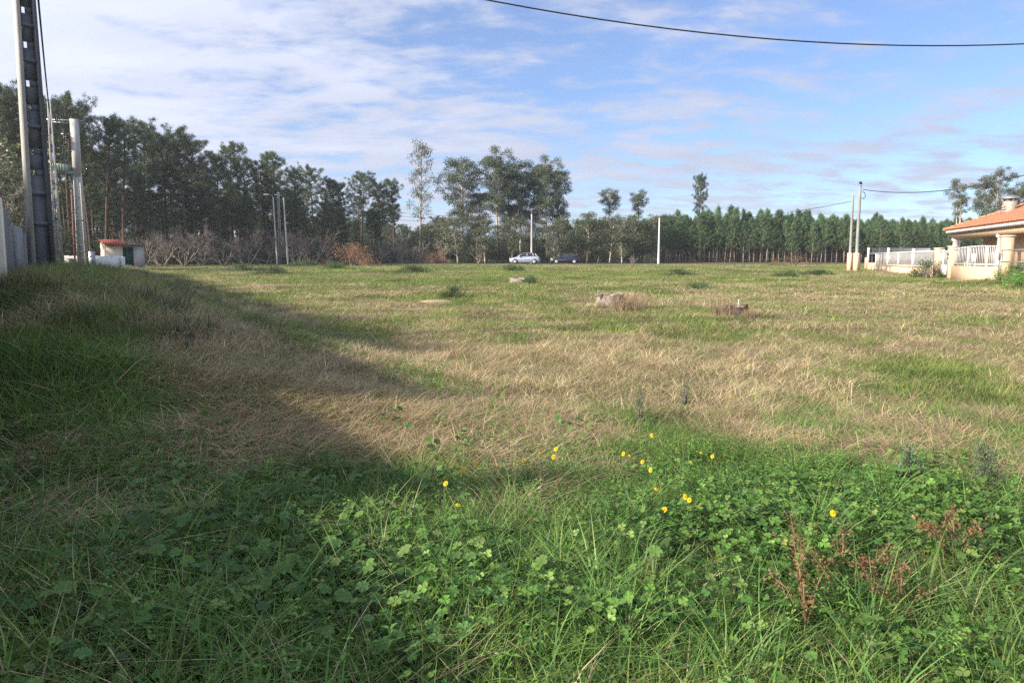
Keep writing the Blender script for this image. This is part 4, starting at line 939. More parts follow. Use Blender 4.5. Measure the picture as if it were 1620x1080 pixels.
for i, (px, py) in enumerate(front):
    plant_tree('pine_tree', 'tall dark maritime pine, %s from the left along the front of the wood' % ORD[i], 'tree', PINES[(i * 3) % 7], 18.0, px, py, 74 + 50 * px / 640 + trs.uniform(-3, 3), 'tall pines of the wood on the left', trs, 1.0)
j = 0
for i, (px, py) in enumerate(front):
    for off in (0.35, 0.75):
        nx = front[i + 1] if i + 1 < len(front) else (654, 312)
        p = px + (nx[0] - px) * off + trs.uniform(-5, 5); t_ = py + (nx[1] - py) * off + trs.uniform(24, 70)
        plant_tree('pine_tree', 'slimmer dark pine standing back right of the %s front pine, %s of the pair' % (ORD[i], 'left' if off < 0.5 else 'right'), 'tree', PINES[(i * 2 + int(off * 4) + 1) % 7], 18.0, p, t_, 86 + 52 * p / 640 + trs.uniform(-4, 6), 'pines standing back in the left wood', trs, 0.9)
for i, (px, py, Y) in enumerate([(20, 262, 66), (58, 285, 64), (176, 318, 88), (214, 310, 92), (262, 306, 95), (300, 300, 97), (345, 318, 100), (385, 312, 103), (432, 320, 106), (462, 318, 108), (505, 322, 112), (536, 330, 115), (592, 335, 120), (690, 345, 124)]):
    plant_tree('pine_tree', 'low bushy pine under the tall ones, %s of these from the left' % ORD[i], 'tree', PINES[5 if i % 2 else 1], 18.0, px, py, Y, 'low bushy pines in the left wood', trs, 1.35)

EU = [eucalyptus(200, 18, 0.34, 2.2, 44, 80), eucalyptus(201, 18, 0.36, 2.5, 72, 170), eucalyptus(202, 18, 0.42, 2.4, 70, 180), eucalyptus(203, 18, 0.36, 2.0, 64, 170), eucalyptus(204, 18, 0.66, 2.0, 26, 190), eucalyptus(205, 18, 0.68, 1.8, 30, 180, 3), eucalyptus(206, 18, 0.34, 3.0, 110, 170, 2)]
eul = [('tall thin eucalyptus with a sparse open crown, leftmost of the eucalyptus trees', 0, 665, 218, 118, 1.0), ('broad eucalyptus with a full drooping crown just right of the thin one', 1, 733, 250, 119, 1.25),
       ('bushy eucalyptus low between the two tall crowns', 3, 756, 300, 121, 1.1), ('tallest eucalyptus of the cluster behind the silver car', 2, 788, 235, 117, 1.1), ('eucalyptus with a narrow crown left of the silver car', 3, 806, 268, 121, 1.0),
       ('eucalyptus with a dense crown right above the silver car', 1, 822, 252, 120, 1.0), ('slim eucalyptus behind the pale pole', 3, 842, 262, 122, 1.0), ('full crowned eucalyptus at the right of the cluster', 2, 866, 249, 119, 1.05), ('rightmost eucalyptus of the cluster with bare lower trunk', 3, 884, 262, 121, 0.95),
       ('eucalyptus with a small round head left of the pine plantation', 4, 962, 297, 126, 0.9), ('umbrella headed eucalyptus rising behind the young pines', 4, 1012, 300, 128, 0.85),
       ('thin three stemmed eucalyptus left of the house roof', 5, 1517, 281, 118, 0.8), ('wide eucalyptus behind the house chimney', 6, 1574, 266, 98, 0.72), ('eucalyptus at the right border behind the roof', 6, 1626, 283, 100, 0.75)]
for lab, k, px, py, Y, w in eul: plant_tree('eucalyptus_tree', lab, 'tree', EU[k], 18.0, px, py, Y, 'eucalyptus trees', trs, w)
plant_tree('pine_tree', 'lone tall pine rising above the young pine plantation', 'tree', PINES[1], 18.0, 1104, 280, 146, 'tall lone pine', trs, 0.8)

YE = [eucalyptus(220 + k, 9, 0.18, 1.5, 40, 100, 1, [(0.07, 0.105, 0.05), (0.06, 0.09, 0.045), (0.10, 0.12, 0.06), (0.13, 0.11, 0.06)], 0.11) for k in range(4)]
for i, (px, py) in enumerate([(678, 352), (702, 340), (722, 345), (745, 338), (768, 345), (792, 352), (812, 340), (836, 350), (858, 345), (876, 352), (893, 342), (912, 360), (930, 333), (947, 345), (966, 338), (984, 348), (1003, 336), (1020, 346), (1034, 340)]):
    plant_tree('young_tree', 'mid height leafy young tree, %s from the left in the row behind the cars' % ORD[i], 'tree', YE[i % 4], 9.0, px, py, 112 + trs.uniform(-3, 7), 'young trees behind the lane', trs, 1.1)

YP = [young_pine(300 + k, 8.0, cs, cw) for k, (cs, cw) in enumerate([(0.27, 1.65), (0.33, 1.4), (0.23, 1.7), (0.36, 1.25), (0.26, 1.8), (0.30, 1.45)])]
def ptop(px): return np.interp(px, [890, 940, 1040, 1100, 1150, 1260, 1330, 1380, 1500], [352, 350, 350, 346, 340, 345, 352, 358, 368])
cnt = 0
for r in range(4):
    px = 1040.0 if r else 1046.0
    while px < 1506:
        Y = 121 + 2.3 * r + trs.uniform(-0.6, 0.6); p = px + trs.uniform(-2, 2)
        plant_tree('young_pine', 'slender straight young pine in the %s row of the dense plantation' % ORD[r], 'tree', YP[int(trs.integers(0, 6))], 8.0, p, ptop(p) + trs.normal(2, 8) - r * 1.5, Y, 'young plantation pines', trs, trs.uniform(0.8, 1.2)); cnt += 1
        px += trs.uniform(5.5, 12.0)
for r in range(2):
    px = 905.0
    while px < 1038:
        p = px + trs.uniform(-2, 2); plant_tree('young_pine', 'slender young pine in the loose stand left of the white pole, %s row' % ('front' if r == 0 else 'back'), 'tree', YP[int(trs.integers(0, 6))], 8.0, p, ptop(p) + trs.uniform(-8, 14), 124 + 3 * r, 'young plantation pines', trs, 1.0); px += trs.uniform(9, 14)
# the depth of the plantation and of the pine wood: masses nobody could count
def combined(pairs, nm):
    out = []
    for tr_m, cr_m in pairs:
        bm = bpy.data.meshes.new(nm)
        Vs = []; Fs = []; Cs = []; mi = []; off = 0; sizes = []
        for q_, me in enumerate((tr_m, cr_m)):
            v = np.zeros(len(me.vertices) * 3, np.float32); me.vertices.foreach_get('co', v); Vs.append(v.reshape(-1, 3))
            lv = np.zeros(len(me.loops), np.int32); me.loops.foreach_get('vertex_index', lv); Fs.append(lv + off); off += len(me.vertices)
            sz = np.zeros(len(me.polygons), np.int32); me.polygons.foreach_get('loop_total', sz); sizes.append(sz); mi.append(np.full(len(sz), q_, np.int32))
            c = np.zeros(len(me.vertices) * 4, np.float32); me.attributes['col'].data.foreach_get('color', c); Cs.append(c)
        V = np.concatenate(Vs); lo = np.concatenate(Fs); sz = np.concatenate(sizes)
        bm.vertices.add(len(V)); bm.vertices.foreach_set('co', V.ravel()); bm.loops.add(len(lo)); bm.loops.foreach_set('vertex_index', lo)
        bm.polygons.add(len(sz)); bm.polygons.foreach_set('loop_start', np.concatenate([[0], np.cumsum(sz)[:-1]]).astype(np.int32))
        bm.update(calc_edges=True); bm.polygons.foreach_set('material_index', np.concatenate(mi))
        a = bm.attributes.new('col', 'FLOAT_COLOR', 'POINT'); a.data.foreach_set('color', np.concatenate(Cs))
        bm.materials.append(tr_m.materials[0]); bm.materials.append(cr_m.materials[0]); out.append(bm)
    return out
rsm = np.random.default_rng(77)
n = 420; Yb = rsm.uniform(131, 165, n); Xb = rsm.uniform(x_at(890, 130, 2), x_at(1640, 130, 2) * 1.25, n)
keep = (Xb / Yb > (890 - 810) / FPX); Xb, Yb = Xb[keep], Yb[keep]
scatter('plantation_mass', 'far rows of the young pine plantation merging into one mass', combined(YP, 'young_pine_form'), Xb, Yb, rsm, rsm.uniform(0.82, 1.05, len(Xb)), 0.02)
n = 330; u = rsm.uniform(0, 1, n); pxs = -90 + 800 * u; Yb = 96 + 52 * np.clip(pxs, 0, 640) / 640 + rsm.uniform(0, 45, n); Xb = (pxs - 810) / FPX * Yb
hs = np.interp(pxs, [0, 300, 640], [0.72, 0.60, 0.42]) * rsm.uniform(0.7, 1.0, n)
scatter('woodland_mass', 'deep pine wood behind the front trees merging into one dark mass', combined(PINES[:4], 'pine_form'), Xb, Yb, rsm, hs, 0.03)

n = 620; u = rsm.uniform(0, 1, n); pxs = -160 + 1960 * u; Yb = np.interp(pxs, [0, 300, 640, 900, 1500], [108, 130, 160, 168, 170]) + rsm.uniform(0, 26, n); Xb = (pxs - 810) / FPX * Yb
DW = combined([bush(1400 + k, 5.0, 4.2, 2600, [(0.05, 0.075, 0.035), (0.06, 0.085, 0.04)], (0.16, 0.34), 'leaf', 34) for k in range(3)], 'thicket_form')
scatter('distant_thicket', 'dark thicket closing the view far behind the trunks', DW, Xb, Yb, rsm, rsm.uniform(0.9, 1.5, n), 0.03)

# bare and evergreen shrubs along the wood
BT = [bare_tree(400 + k, 5.2, 4, None, 0.5, 0.07, 4) for k in range(4)]
for i, (px, py, Y, w) in enumerate([(16, 235, 58, 1.2), (232, 350, 84, 1.2), (258, 335, 83, 1.3), (290, 330, 86, 1.35), (322, 338, 88, 1.25), (352, 360, 90, 1.2), (392, 338, 92, 1.3), (418, 330, 94, 1.2), (470, 350, 97, 1.3), (492, 345, 98, 1.25), (520, 362, 100, 1.2), (600, 368, 104, 1.2), (636, 350, 106, 1.3), (660, 372, 108, 1.2), (700, 365, 108, 1.1), (755, 372, 109, 1.1)]):
    X = x_at(px, Y, 3); H = z_at(py, Y) - gz(X, Y)
    place('bare_tree', 'leafless grey brown bushy tree, %s from the left before the dark wood' % ORD[i], 'tree', BT[i % 4], X, Y, trs.uniform(0, 6.28), (w * H / 5.4, w * H / 5.4, H / 5.4), 'bare trees along the wood', 0, ('trunk', 'twigs'))
EVG = [(0.05, 0.08, 0.036), (0.065, 0.095, 0.042), (0.085, 0.11, 0.05), (0.105, 0.11, 0.06)]
BU = [bush(500 + k, 4.5, 3.6, 5200, EVG, (0.10, 0.24), 'leaf', 40) for k in range(4)]
bi = 0
for px in np.arange(-20, 1050, 34.0):
    p = px + trs.uniform(-10, 10); Y = np.interp(p, [0, 300, 640, 1040], [70, 92, 110, 118]) + trs.uniform(0, 5); X = x_at(p, Y, 2); k = trs.uniform(0.6, 1.25) * (0.8 if p > 660 else 1.0)
    if 90 < p < 240: Y += 8; X = x_at(p, Y, 2)
    place('evergreen_shrub', 'dark evergreen shrub at the foot of the wood, %s from the left' % ORD[bi], 'shrub', BU[bi % 4], X, Y, trs.uniform(0, 6.28), (k * 1.2, k * 1.2, k * trs.uniform(0.8, 1.2)), 'evergreen shrubs along the wood', 0, ('stems', 'foliage')); bi += 1
RUST = [(0.42, 0.23, 0.12), (0.35, 0.20, 0.11), (0.48, 0.29, 0.16)]
place('russet_shrub', 'rounded rust brown shrub at the far field edge', 'shrub', bush(540, 5.2, 2.9, 5200, RUST, (0.08, 0.18), 'leaf', 40), x_at(556, 88, 2), 88, 0, (1, 1, 1), None, 0, ('stems', 'foliage'))
place('russet_shrub', 'small reddish brown shrub among the trunks right of the thin eucalyptus', 'shrub', bush(541, 3.4, 2.0, 2600, RUST, (0.08, 0.16), 'leaf', 26), x_at(690, 107, 2), 107, 0, (1, 1, 1), None, 0, ('stems', 'foliage'))
place('russet_shrub', 'low reddish weeds before the plantation trunks', 'shrub', bush(542, 5.0, 1.7, 1900, [(0.22, 0.12, 0.07), (0.16, 0.12, 0.06)], (0.06, 0.14), 'leaf', 26), x_at(1256, 92, 2), 92, 0, (1, 1, 1), None, 0, ('stems', 'foliage'))
LEAFY = [(0.10, 0.16, 0.045), (0.13, 0.18, 0.055), (0.08, 0.13, 0.04)]
place('leafy_shrub', 'leafy shrub behind the garden wall at the left border', 'shrub', bush(543, 1.9, 3.2, 2600, [(0.30, 0.30, 0.17), (0.20, 0.23, 0.11), (0.38, 0.36, 0.22)], (0.05, 0.11), 'leaf', 34), x_at(26, 15.5, 2), 15.5, 0, (1, 1, 1), None, 0, ('stems', 'foliage'))
# low dark bushes out in the field
FB = [bush(560 + k, 1.0, 0.62, 2200, [(0.06, 0.11, 0.04), (0.08, 0.13, 0.045), (0.11, 0.15, 0.055)], (0.035, 0.08), 'leaf', 26, True) for k in range(3)]
for i, (px, py, wpx, hpx, lab) in enumerate([(716, 473, 40, 24, 'dark gorse bush in mid field left of the stumps'), (532, 426, 42, 14, 'low dark bush at the far field edge below the rust shrub'), (430, 434, 58, 15, 'wide dark bush patch before the three poles'), (385, 430, 46, 14, 'low bush left of the three poles'), (1244, 440, 40, 15, 'dark bush in the far field before the plantation'), (1105, 458, 38, 14, 'low bush between the two right stumps, farther back'),
                                             (838, 449, 30, 14, 'dark bush leaning on the far stump'), (812, 430, 34, 14, 'low bush just in front of the silver car'), (1292, 436, 50, 13, 'low bush right of the dark far bush'), (1466, 440, 44, 30, 'tangled weeds before the gate pillar'), (480, 422, 44, 12, 'thin low bush right of the three poles'), (655, 432, 46, 14, 'grey green low bush at far mid field'), (1075, 436, 46, 13, 'grey green low bush before the white pole')]):
    Y = depth_at(py); X = x_at(px, Y, 1); w = wpx * Y / FPX; h = hpx * Y / FPX
    place('field_bush', lab, 'bush', FB[i % 3], X, Y, i * 1.3, (w / 0.95, w / 0.95, h / 0.62), 'low bushes in the field', -0.03, ('stems', 'foliage'))
for i, (px, Y, w, h, lab) in enumerate([(1604, 35.5, 1.7, 0.95, 'lush green bush at the foot of the tall pillar'), (1618, 33.5, 1.9, 0.8, 'lush green bush at the right border below the steel gate')]):
    place('green_bush', lab, 'bush', bush(580 + i, w, h, 3600, LUSH, (0.04, 0.09), 'leaf', 30), x_at(px, Y, 1), Y, 0, (1, 1, 1), None, 0, ('stems', 'foliage'))
DS = bare_tree(590, 1.3, 3, None, 0.5, 0.02, 5)
for px, Y, k, lab in ((1398, 62, 1.0, 'dead brown stems before the white bar fence'), (1385, 64, 0.8, 'shorter dead stems near the fence end'), (1468, 46.5, 0.9, 'dry stems beside the left gate pillar'), (1000, 96, 1.4, 'dry twiggy plant on the verge left of the white pole')):
    place('dead_stems', lab, 'plant', DS, x_at(px, Y, 1), Y, px, (k, k, k), 'dead stems', 0, ('trunk', 'twigs'))

# ------------------------------------------------------------------ stumps
def stump(label, px, py, wpx, hpx, mat_side, mat_top, seed, ragged):
    Y = depth_at(py); X = x_at(px, Y, 0.3); R = wpx * Y / FPX / 2; H = hpx * Y / FPX; rs = np.random.default_rng(seed)
    t = thing('tree_stump', label, 'stump', (X, Y, gz(X, Y) - 0.05), rs.uniform(0, 6))
    n = 18; rr = R * (1 + 0.14 * rs.normal(size=n)); top = H * (1 + ragged * rs.normal(size=n)); V = []
    for z, k in ((0, 1.5), (0.22, 1.2), (0.6, 1.02), (1.0, 0.94)):
        for i in range(n): a = 2 * PI * i / n; V.append((rr[i] * k * math.cos(a), rr[i] * k * math.sin(a), z * (top[i] + 0.05)))
    F = [(j * n + i, j * n + (i + 1) % n, (j + 1) * n + (i + 1) % n, (j + 1) * n + i) for j in range(3) for i in range(n)]
    V = [(x * (1 + 0.13 * rs.normal()), y * (1 + 0.13 * rs.normal()), z * (1 + 0.05 * rs.normal())) for x, y, z in V]
    MB().add(V, F).build('bark', mat_side, t)
    Vt = [(rr[i] * 0.93 * math.cos(2 * PI * i / n), rr[i] * 0.93 * math.sin(2 * PI * i / n), top[i] + 0.03) for i in range(n)] + [(rr[i] * 0.4 * math.cos(2 * PI * i / n), rr[i] * 0.4 * math.sin(2 * PI * i / n), H * (1 + ragged * 0.6 * rs.normal())) for i in range(n)] + [(0, 0, H * 0.95)]
    Ft = [(i, (i + 1) % n, n + (i + 1) % n, n + i) for i in range(n)] + [(n + i, n + (i + 1) % n, 2 * n) for i in range(n)]
    MB().add(Vt, Ft).build('cut_top', mat_top, t)
    return t, R, H
t, R, H = stump('pale weathered tree stump half hidden by dry stalks in mid field', 968, 487, 34, 21, M['wood_grey'], M['wood_cut'], 3, 0.09)
MB().tube([(-R * 1.05, 0.05, 0), (-R * 1.08, 0.06, H * 1.2)], [0.06, 0.05], 6).build('bark_slab', M['wood_dark'], t)
t, R, H = stump('dark stump with a pale splinter standing on it, right of the pale stump', 1168, 500, 28, 17, M['wood_dark'], M['wood_cut'], 5, 0.12)
MB().tube([(0, 0, H * 0.8), (-0.03, 0.02, H * 1.75)], [0.035, 0.008], 5).build('splinter', M['white_wall'], t)
MB().hexa([(-R * 1.3, -.1, H * .75), (-R * .5, -.1, H * .9), (-R * .5, .1, H * .9), (-R * 1.3, .1, H * .75), (-R * 1.2, -.08, H * 1.05), (-R * .6, -.08, H * 1.15), (-R * .6, .08, H * 1.15), (-R * 1.2, .08, H * 1.05)]).build('broken_slab', M['wood_cut'], t)
stump('far low stump beside a dark bush in line with the silver car', 822, 448, 32, 8, M['wood_grey'], M['wood_cut'], 8, 0.15)
DRY = [(0.36, 0.27, 0.17), (0.27, 0.19, 0.12), (0.42, 0.33, 0.21)]
def stalk_clump(seed, n, rad, h): return tuft(seed, n, rad, h, (0.006, 0.014), (0.1, 0.9), 3, DRY, None, 'stalks', M['straw'])
for px, py, s_, lab in ((990, 492, 1.1, 'heap of dry stalks right of the pale stump'), (1146, 499, 0.9, 'tuft of dry stalks left of the dark stump'), (1012, 488, 0.75, 'smaller dry stalk tuft at the right of the pale stump'), (952, 490, 0.5, 'short dry tuft left of the pale stump'), (1186, 503, 0.5, 'short dry tuft right of the dark stump')):
    X, Y, z = spot(px, py); o = link('dry_stalk_clump', stalk_clump(600 + px, 380, 0.42, (0.25, 0.75)), None, (X, Y, z)); o.scale = (s_, s_, s_); tag(o, lab, 'weeds', 'dry stalk clumps')
sm = thing('soil_mound', 'bare sandy scrape of soil in mid field left of the gorse bush', 'soil', (*spot(688, 480)[:2], spot(688, 480)[2]))
mv = []; ns = 16
for k, (r, z) in enumerate(((1.0, -0.05), (0.7, 0.07), (0.35, 0.12))):
    for i in range(ns): a = 2 * PI * i / ns; rr_ = r * (1 + 0.2 * math.sin(3 * a + k)); mv.append((rr_ * 0.8 * math.cos(a), rr_ * 0.35 * math.sin(a), z))
MB().add(mv + [(0, 0, 0.13)], [(j * ns + i, j * ns + (i + 1) % ns, (j + 1) * ns + (i + 1) % ns, (j + 1) * ns + i) for j in range(2) for i in range(ns)] + [(2 * ns + i, 2 * ns + (i + 1) % ns, 3 * ns) for i in range(ns)]).build('soil_heap', M['sand'], sm)

# ------------------------------------------------------------------ the field: grasses and herbs
grs = np.random.default_rng(11)
def sample(n, y0, y1, wide=0.80):
    Y = np.sqrt(grs.uniform(0, 1, n) * (y1 ** 2 - y0 ** 2) + y0 ** 2); X = grs.uniform(-1, 1, n) * (wide * Y + 1.0); return X, Y
def clear(X, Y):     # keep plants off the wall, the lane, the house plot
    ok = wall_dist(X, Y) > np.where(Y < 14, 0.15, -30)
    ok &= ~((Y > 97.5) & (Y < ROAD_Y1 + 0.4))
    s = (X - 34.6) * -0.276 + (Y - 73.0) * -0.961; d = (X - 34.6) * 0.961 + (Y - 73) * -0.276
    return ok & ~((d > -0.25) & (s > -1) & (s < 45))
PATCH = [  # photo column, row, half width, half height, amount of dry grass (+) or green (-)
    (750, 640, 420, 95, 1.1), (450, 590, 260, 55, 0.7), (1080, 580, 330, 55, 1.0), (620, 715, 210, 45, 0.9), (1320, 485, 260, 26, 0.9), (1500, 520, 140, 30, 0.5), (1160, 640, 190, 60, 0.6), (1000, 480, 60, 15, 0.8),
    (420, 455, 160, 20, 0.2), (640, 480, 160, 22, 0.35), (1450, 452, 120, 12, 0.6), (330, 720, 140, 40, 0.3), (820, 700, 160, 40, 0.7), (1400, 720, 160, 35, 0.35), (860, 850, 90, 30, 0.9), (1580, 800, 70, 60, 0.5), (1580, 960, 60, 40, 0.5),
    (700, 605, 55, 18, -1.6), (1310, 665, 110, 28, -1.3), (1400, 590, 130, 24, -1.0), (850, 440, 320, 16, -0.9), (600, 425, 170, 10, -0.8), (900, 520, 170, 16, -0.6), (60, 560, 150, 120, -1.5), (1540, 640, 130, 40, -0.4), (480, 545, 110, 22, -1.2), (1180, 690, 80, 30, -0.8), (1240, 770, 420, 45, -1.0), (1560, 430, 80, 12, -1.0), (200, 640, 120, 40, -0.4)]
def dryness(X, Y):
    px, py = project(X, Y, ground(X, Y))
    v = np.interp(Y, [2, 4.6, 5.6, 7, 12, 20, 30, 45, 70, 110], [-2.2, -1.5, -0.5, -0.3, -0.3, -0.18, -0.05, -0.08, -0.1, -0.05])
    for cx_, cy_, rx, ry, a in PATCH: v = v + a * np.exp(-((px - cx_) / rx) ** 2 - ((py - cy_) / ry) ** 2)
    v = v + 3.2 * (fbm(X * 0.8 + 5, Y * 0.42, 21) - 0.5) + 2.4 * (vnoise(X * 2.3, Y * 1.7, 28) - 0.5) + 2.2 * (fbm(X * 0.22, Y * 0.15, 24) - 0.5)
    return 1 / (1 + np.exp(-3.2 * v)), px, py
nearS = [tuft(700 + k, 24, 0.13, (0.08, 0.25), (0.0028, 0.0058), (0.8, 2.4), 3, STRAW, None, 'straw', M['straw']) for k in range(6)]
nearG = [tuft(720 + k, 26, 0.12, (0.05, 0.21), (0.003, 0.007), (0.3, 1.2), 3, GREEN + LUSH, None, 'grass', M['grass']) for k in range(6)]
nearB = [tuft(740 + k, 13, 0.06, (0.20, 0.44), (0.005, 0.0105), (0.5, 1.5), 5, [(0.11, 0.215, 0.055), (0.095, 0.19, 0.048), (0.14, 0.25, 0.06), (0.18, 0.26, 0.075)], None, 'broad_grass', M['grass']) for k in range(6)]
def tall(X, Y): return (0.75 + 0.6 * fbm(X * 0.6, Y * 0.6, 41)) * (1 + 0.9 * (1 - sstep(0.4, 4.5, wall_dist(X, Y))))
X, Y = sample(10000, 1.75, 7.6); k = clear(X, Y); X, Y = X[k], Y[k]
p, px, py = dryness(X, Y); isd = grs.uniform(0, 1, len(X)) < np.clip(p, 0.07, 0.90)
realize('near_dry_grass', 'tangled straw-coloured dry grass in the near field', nearS, X[isd], Y[isd], grs, grs.uniform(0.65, 1.25, isd.sum()) * tall(X[isd], Y[isd]), 0.25, 0.25)
realize('near_green_grass', 'green grass blades in the near field', nearG, X[~isd], Y[~isd], grs, grs.uniform(0.65, 1.25, (~isd).sum()) * tall(X[~isd], Y[~isd]), 0.25, 0.3)
# beyond: the sward laid in turves, each turf one of many, thick or thin as the ground has it
bands = [(7.4, 14, 0.6, 760, (0.05, 0.22), (0.0048, 0.0088), 2), (14, 26, 1.0, 1150, (0.05, 0.21), (0.0075, 0.014), 2), (26, 60, 1.8, 1350, (0.06, 0.22), (0.014, 0.027), 2), (60, 97.4, 3.0, 1700, (0.07, 0.26), (0.026, 0.05), 2)]
LEV = (0.22, 0.5, 0.8)
GMID = GREEN + [(0.25, 0.27, 0.08), (0.32, 0.31, 0.12), (0.30, 0.29, 0.10), (0.22, 0.25, 0.07)]
for nm, lab, pal, mat, bend_, dry in (('dry_grass', 'bleached straw-coloured dry grass matted over the field', STRAW, 'straw', (0.8, 2.6), True), ('green_grass', 'short green grass growing through the field', GMID, 'grass', (0.3, 1.3), False)):
    variants = []; AX, AY, AI, AS, AR = [], [], [], [], []
    for bnd, (y0, y1, size, nb, h, w, segs) in enumerate(bands):
        base_i = len(variants)
        for lv in LEV:
            for v in range(4):
                hh = h if dry else (h[0] * 0.85, h[1] * 0.85)
                variants.append(tile_mesh(1300 + 1000 * dry + 100 * bnd + 10 * v + int(lv * 10), size, int(nb * lv * (1.15 if dry else 1.25)), hh, w, bend_, segs, pal, nm + '_turf', M[mat]))
        gx = np.arange(-0.80 * y1 - 2, 0.80 * y1 + 2, size); gy = np.arange(y0 + size / 2, y1 + size / 2, size)
        X, Y = np.meshgrid(gx, gy); X = X.ravel(); Y = Y.ravel(); k = (np.abs(X) < 0.80 * Y + 2) & clear(X, Y) & (Y < 97.3 - size * 0.3); X, Y = X[k], Y[k]
        p, px, py = dryness(X, Y); p = np.clip(p, 0.05, 0.95)
        amt = p if dry else 1.22 - p
        amt = amt + (np.random.default_rng(bnd).uniform(-0.12, 0.12, len(X)) if dry else -np.random.default_rng(bnd).uniform(-0.12, 0.12, len(X)))
        lvl = np.digitize(amt, (0.16, 0.38, 0.66)) - 1; s = lvl >= 0
        X, Y, lvl = X[s], Y[s], lvl[s]; m = len(X); rz = grs.integers(0, 4, m) * PI / 2
        e = size * 0.5; dx = (ground(X + e, Y) - ground(X - e, Y)) / (2 * e); dy = (ground(X, Y + e) - ground(X, Y - e)) / (2 * e)
        lx = dx * np.cos(rz) + dy * np.sin(rz); ly = -dx * np.sin(rz) + dy * np.cos(rz)
        AR.append(np.stack([np.arctan(ly), -np.arctan(lx), rz], -1)); AX.append(X); AY.append(Y); AI.append(base_i + lvl * 4 + grs.integers(0, 4, m))
        AS.append(np.stack([np.full(m, 1.02), np.full(m, 1.02), grs.uniform(0.8, 1.2, m) * tall(X, Y)], -1))
    c_ = np.concatenate
    scatter(nm, lab, variants, c_(AX), c_(AY), grs, c_(AS), 0, c_(AI), 0.0, c_(AR))

def zone(n, y0, y1, fn, thr=0.5):
    X, Y = sample(n, y0, y1); k = clear(X, Y); X, Y = X[k], Y[k]; px, py = project(X, Y, ground(X, Y))
    return [a[grs.uniform(0, 1, len(X)) < fn(X, Y, px, py)] for a in (X, Y)] if False else (lambda s: (X[s], Y[s]))(grs.uniform(0, 1, len(X)) < fn(X, Y, px, py))
def blob(px, py, cx_, cy_, rx, ry): return np.exp(-((px - cx_) / rx) ** 2 - ((py - cy_) / ry) ** 2)
X, Y = zone(2600, 1.8, 6.5, lambda X, Y, px, py: np.clip(0.75 * blob(px, py, 850, 1020, 330, 110) + 0.75 * blob(px, py, 1330, 850, 260, 60) + 0.4 * blob(px, py, 1150, 900, 130, 60) + 0.25 * blob(px, py, 500, 1040, 300, 90) + 0.25 * blob(px, py, 1500, 1040, 200, 60), 0, 1) * (fbm(X * 2.2, Y * 2.2, 61) > 0.36))
realize('clover', 'bright green clover carpet in the foreground', [clover_patch(880 + k) for k in range(5)], X, Y, grs, grs.uniform(0.8, 1.35, len(X)), 0.12)
X, Y = zone(2300, 1.8, 7.0, lambda X, Y, px, py: np.clip(0.85 * blob(px, py, 200, 930, 420, 150) + 0.5 * blob(px, py, 560, 960, 200, 110) + 0.3 * blob(px, py, 60, 740, 160, 70) + 0.04 * (py > 850), 0, 1) * (py > 690) * (fbm(X * 1.7, Y * 1.7, 66) > 0.34))
MAL = [(0.09, 0.20, 0.045), (0.105, 0.225, 0.05), (0.07, 0.16, 0.042), (0.135, 0.235, 0.055)]
realize('mallow', 'broad lobed mallow leaves in the shaded left foreground', [clover_patch(900 + k, 18, 0.2, (0.017, 0.034), (0.05, 0.20), 6, MAL, 'mallow', True, 0.4) for k in range(5)], X, Y, grs, grs.uniform(0.75, 1.3, len(X)), 0.15)
X, Y = zone(3000, 1.8, 9.5, lambda X, Y, px, py: np.clip(0.9 * blob(px, py, 980, 790, 260, 75) + 0.5 * blob(px, py, 1350, 790, 300, 60) + 0.5 * blob(px, py, 640, 850, 220, 70) + 0.3 * blob(px, py, 300, 800, 260, 60) + 0.8 * blob(px, py, 700, 605, 50, 14) + 0.25 * (py > 900), 0, 1) * (fbm(X * 1.4, Y * 1.4, 69) > 0.38))
realize('herbs', 'leafy green herbs around the yellow flowers', [herb_patch(920 + k) for k in range(5)], X, Y, grs, grs.uniform(0.75, 1.3, len(X)), 0.15)
X, Y = zone(4200, 1.8, 7.0, lambda X, Y, px, py: np.clip(0.95 * blob(px, py, 1250, 1020, 520, 120) + 0.7 * blob(px, py, 800, 920, 260, 80) + 0.35 * blob(px, py, 1250, 860, 300, 60) + 0.10 * (py > 760), 0, 1) * (fbm(X * 2.0, Y * 2.0, 72) > 0.40))
realize('broad_grass', 'long arching broad bladed grass clumps in the foreground', nearB, X, Y, grs, grs.uniform(0.6, 1.15, len(X)), 0.15)
# tall weeds along the foot of the garden wall and the bank behind the pole
X = grs.uniform(-34, -3, 5200); Y = grs.uniform(6, 56, 5200); wd_ = wall_dist(X, Y); k = (wd_ > 0.2) & (wd_ < 5.5) & (grs.uniform(0, 1, 5200) < np.exp(-wd_ / 2.2)); X, Y = X[k], Y[k]
WEED = [(0.10, 0.155, 0.06), (0.13, 0.17, 0.07), (0.20, 0.17, 0.10), (0.09, 0.14, 0.05)]
realize('tall_weeds', 'tall grey green weeds along the foot of the garden wall', [tuft(940 + k, 70, 0.30, (0.15, 0.48), (0.006, 0.016), (0.3, 1.5), 3, WEED, None, 'weed', M['grass']) for k in range(4)] , X, Y, grs, grs.uniform(0.5, 1.1, len(X)), 0.3)
